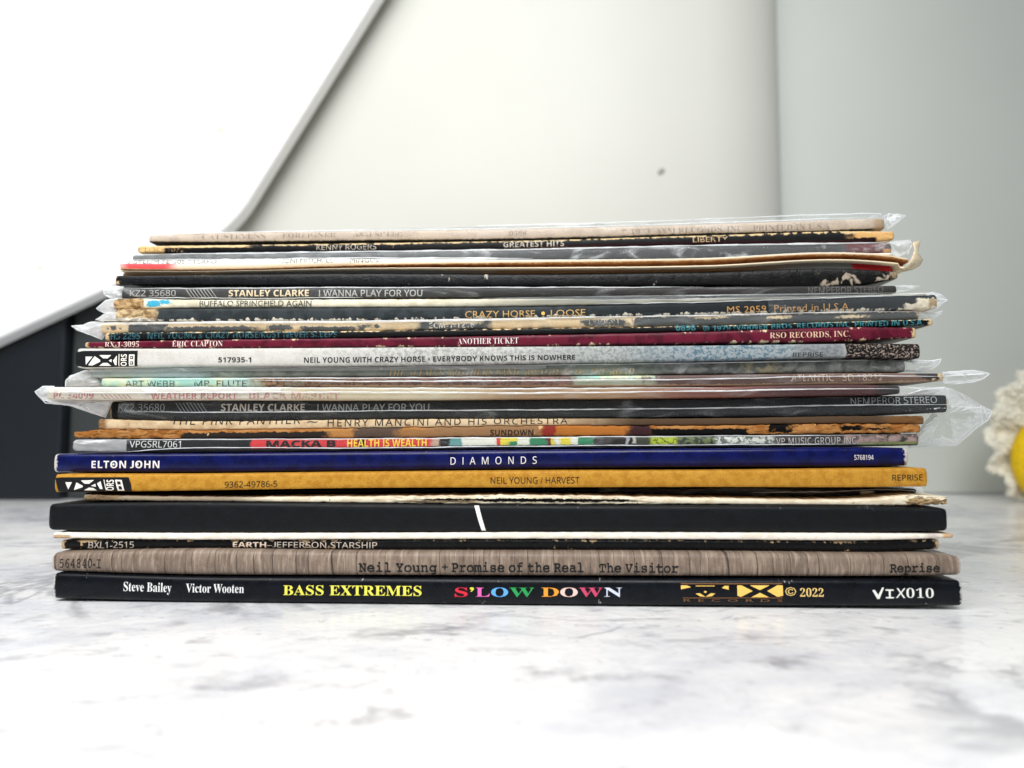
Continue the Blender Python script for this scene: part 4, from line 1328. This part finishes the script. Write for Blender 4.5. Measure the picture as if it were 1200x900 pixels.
so = fl.modifiers.new("card thickness", 'SOLIDIFY')
so.thickness = 0.0005

# 26  white spine with red mark
r = record("white record with a red mark at its left end, right above the gaping cardboard", 139, 1046, 309, 0.044)
J = jacket(r, "jacket", 139, 1046, [(139, 305), (205, 304.8), (425, 303.2), (625, 304), (825, 302.4), (1046, 296)],
           [(139, 317), (205, 316.6), (425, 309.8), (625, 306.6), (825, 303.6), (1046, 299)], 0.045,
           spine_mat("white_card", col((240, 238, 232)), col((232, 228, 218)), rough=0.5, jag=(0.05, 0.06),
                     segs=[(141, 205, col((214, 84, 88)), 12, -9, .58), (206, 420, col((214, 204, 184)), 12, -9, .42)]), bulge=0.0009, corner=4, edge=0.15, min_h=0.0005)
letter(J, "ASYLUM 5E-505 STEREO", 150, 254, 309.6, 304.4, 'plain', (84, 80, 76), fade=0.3)
letter(J, "JONI MITCHELL", 330, 390, 308.0, 302.6, 'plain', (84, 80, 76), fade=0.3)
letter(J, "MINGUS", 410, 444, 307.6, 302.4, 'plain', (84, 80, 76), fade=0.2)

# 27  grey sleeve in a thick clear bag
r = record("thin grey record in a thick clear bag, third from the top", 152, 1048, 300, 0.047)
J = jacket(r, "jacket", 154, 1046, [(154, 298.8), (205, 298.6), (425, 295.4), (625, 292.8), (825, 288.2), (1025, 284.8), (1046, 285)],
           [(154, 305), (205, 304.8), (425, 303.2), (625, 304), (825, 302.2), (1025, 296), (1046, 296)], 0.048,
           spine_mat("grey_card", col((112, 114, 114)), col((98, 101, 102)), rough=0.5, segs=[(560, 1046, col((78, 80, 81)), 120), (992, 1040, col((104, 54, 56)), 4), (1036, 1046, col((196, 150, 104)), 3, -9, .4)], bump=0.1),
           bulge=0.0010, corner=4, edge=0.1)
sleeve_front(J, 150, 1050, FILM_FLAP)
crease(J, [(132, 298.4), (205, 297.8), (425, 294.8), (625, 292.2), (825, 287.6), (1025, 284.2), (1060, 282.6)], 0.0004)
crease(J, [(154, 304.4), (205, 304.6), (425, 302.8), (625, 303.2)], 0.0004)
flap(J, [(160, 298), (131, 302), (133, 309), (138, 316), (146, 318), (158, 306)], FILM_FLAP, thick=0.006, seam=[[(160, 298), (131, 302), (133, 309), (138, 316)], [(131, 306), (156, 303.5)]])
flap(J, [(1042, 284), (1058, 282), (1066, 281.4), (1069, 286), (1064, 296), (1052, 303), (1042, 298)], FILM_FLAP, thick=0.006,
     seam=[[(1042, 284), (1058, 282), (1066, 281.4)], [(1066, 281.4), (1069, 286), (1064, 298)]])

# 28  worn black sleeve
r = record("thin black record worn to tan along its top edge, just under the beige top record", 160, 1049, 291, 0.052)
J = jacket(r, "jacket", 160, 1049, [(160, 288), (205, 287.6), (425, 284.8), (625, 281.4), (825, 275.6), (1025, 270.6), (1049, 271)],
           [(160, 296), (205, 296), (425, 295), (625, 292), (825, 286.4), (1025, 283.4), (1049, 280)], 0.053,
           spine_mat("worn_black_spine", col((22, 22, 25)), None, rough=0.4, jag=(0.2, 0.2), bump=0.4,
                     segs=[(160, 192, col((222, 184, 124)), 3), (192, 290, col((226, 194, 142)), 10, .66, 9), (610, 1030, col((62, 18, 26)), 25, -9, .34), (540, 700, col((118, 106, 92)), 30, -9, .14), (1028, 1049, col((222, 178, 114)), 4), (1000, 1049, col((214, 168, 106)), 8, .45, 9)],
                     wear=(col((228, 200, 150)), 0.34, -0.04, -0.24, 14.0)), bulge=0.0009, corner=4, edge=0.5, rag=[(160, 190, 0.0004), (1028, 1049, 0.0004)])
letter(J, "LOO-1072", 170, 216, 295.4, 289.6, 'plain', (160, 130, 92), fade=0.45)
letter(J, "KENNY ROGERS", 371, 441, 292.6, 286.6, 'sans', (184, 174, 158), fade=0.2)
letter(J, "GREATEST HITS", 590, 661, 289.2, 282.8, 'sansb', (186, 176, 162), fade=0.05, offset=-0.006)
letter(J, "LIBERTY", 812, 853, 283.4, 277.6, 'plain', (198, 170, 130), fade=0.35)

# 29  beige top sleeve in bag
r = record("topmost record: beige card in a clear bag with a pointed empty end at the left", 172, 1039, 276, 0.056)
J = jacket(r, "jacket", 172, 1039, [(172, 275), (205, 273.8), (425, 270.4), (625, 267.6), (825, 262.4), (1000, 256.4), (1039, 255.4)],
           [(172, 283.6), (205, 284), (425, 282.4), (625, 280.2), (825, 274.4), (1000, 270), (1039, 268)], 0.058,
           spine_mat("beige_card", col((196, 180, 164)), col((184, 168, 152)), rough=0.6, grain=0.18, bump=0.35,
                     segs=[(172, 1039, col((24, 30, 36)), 2, -9, .12), (1024, 1039, col((164, 140, 112)), 5)]), bulge=0.0013, corner=8, edge=0.1)  # first patch is a dark strip along the lower fold
BE = (132, 118, 104)
letter(J, "CAT STEVENS", 237, 311, 280.2, 274.2, 'serif', BE, offset=-0.014, fade=0.3)
letter(J, "FOREIGNER", 331, 394, 278.6, 272.6, 'serif', BE, offset=-0.014, fade=0.3)
letter(J, "A&M SP4391", 414, 473, 277.4, 271.6, 'serif', BE, offset=-0.014, fade=0.3)
letter(J, "0598", 597, 617, 276.6, 270.6, 'serif', BE, offset=-0.018, fade=0.2)
letter(J, "℗ 1973  A&M RECORDS, INC.   PRINTED IN U.S.A.", 727, 974, 271.4, 265.4, 'serif', BE, offset=-0.014, fade=0.25)
sleeve_front(J, 172, 1039, FILM)
crease(J, [(172, 274.6), (205, 273.6), (425, 269.6), (625, 266.8), (825, 261.2), (1000, 255.2), (1036, 254)], 0.0003)
flap(J, [(176, 275.4), (158, 275.6), (141, 275), (148, 282), (160, 293), (166, 294), (176, 286)], FILM_FLAP, thick=0.005,
     seam=[[(176, 275.2), (158, 275.6), (141, 275), (148, 282), (160, 293)], [(144, 278), (164, 277)], [(150, 279), (170, 286)]])
flap(J, [(300, 272), (560, 265), (760, 260), (940, 252.4), (1010, 250.4), (1032, 250.4), (1040, 255.6), (1010, 258), (825, 264), (560, 270)], FILM_FLAP, thick=0.004, Yoff=0.004,
     seam=[[(560, 265), (760, 259.6), (940, 252.2), (1010, 250.2), (1032, 250.4)]])
flap(J, [(1034, 254), (1041, 250), (1052, 251), (1061, 253), (1050, 262), (1039, 269)], FILM_FLAP, thick=0.004, crinkle=0.0016,
     seam=[[(1040, 257), (1042, 250)], [(1041, 256), (1052, 251), (1061, 253)], [(1061, 253), (1050, 262), (1039, 269)], [(1052, 252), (1056, 255)]])

# ------------------------------------------------------------------ crocheted flower at the right edge
def crochet():
    Yc = 0.40
    c = at(1250, 516, Yc)
    s = (at(1350, 516, Yc).x - c.x) / 100.0             # metres per photo px there
    root = thing("crochet_flower", "white crocheted flower with a bright yellow centre standing at the right edge", "crochet ornament", (c.x, c.y, 0.0))
    # yellow ball
    R = 56 * s
    yc = at(1250, 540, Yc - 0.02)
    bm = bmesh.new()
    bmesh.ops.create_uvsphere(bm, u_segments=48, v_segments=28, radius=R)
    for v in bm.verts:
        v.co *= 1 + 0.012 * math.sin(v.co.z * 900) * math.cos(math.atan2(v.co.y, v.co.x) * 30)
        v.co.y *= 0.62
        v.co += Vector((yc.x, Yc - 0.016, yc.z)) - root.location
    me = bpy.data.meshes.new("yellow_center")
    bm.to_mesh(me)
    bm.free()
    for p in me.polygons:
        p.use_smooth = True
    me.materials.append(plain_mat("yellow_yarn", col((255, 206, 10)), 0.7, 0.10, 300, 0.5))
    link(bpy.data.objects.new("yellow_center", me), root)
    # ruffled frill of little yarn loops
    rg = random.Random(3)
    verts, faces = [], []
    unit = bmesh.new()
    bmesh.ops.create_icosphere(unit, subdivisions=1, radius=1.0)
    uv_ = [v.co.copy() for v in unit.verts]
    uf = [[v.index for v in f.verts] for f in unit.faces]
    unit.free()
    Rout = 86 * s
    floor = 0.0015
    for k in range(9000):
        th = rg.uniform(0, 2 * math.pi)
        scal = 1.0 + 0.09 * abs(math.cos(th * 9)) + 0.025 * math.sin(th * 36)
        rr = (0.40 + 0.60 * math.sqrt(rg.random()))
        if rg.random() < 0.35:
            rr = rg.uniform(0.9, 1.0)
        rad = Rout * rr * (scal if rr > 0.6 else 1)
        y = 0.005 * math.sin(th * 13) * rr + rg.uniform(-0.003, 0.003)
        p = c + Vector((rad * math.cos(th), y, rad * math.sin(th)))
        b = rg.uniform(0.0008, 0.0016)
        if p.z < floor + b:
            p.z = floor + b
        sx, sy, sz = (rg.uniform(0.6, 1.5) * b for _ in range(3))
        i0 = len(verts)
        for q in uv_:
            verts.append(p + Vector((q.x * sx, q.y * sy, q.z * sz)))
        for f in uf:
            faces.append([i0 + t for t in f])
    # the cloth ground of the frill behind the loops
    i0 = len(verts)
    nth, nr = 156, 6
    for side in (0, 1):
        for a in range(nth):
            th = a / nth * 2 * math.pi
            scal = 1.0 + 0.09 * abs(math.cos(th * 9))
            for r_ in range(nr):
                rr = 0.3 + 0.70 * r_ / (nr - 1)
                rad = Rout * rr * (1 + (scal - 1) * rr)
                p = c + Vector((rad * math.cos(th), 0.004 * math.sin(th * 13) * rr + side * 0.002, rad * math.sin(th)))
                p.z = max(p.z, floor)
                verts.append(p)
    for side in (0, 1):
        o = i0 + side * nth * nr
        for a in range(nth):
            b = (a + 1) % nth
            for r_ in range(nr - 1):
                faces.append((o + a * nr + r_, o + b * nr + r_, o + b * nr + r_ + 1, o + a * nr + r_ + 1))
    mesh_obj("crochet_frill", verts, faces, plain_mat("white_yarn", col((250, 245, 230)), 0.8, 0.05, 600, 0.3), root, True)


crochet()
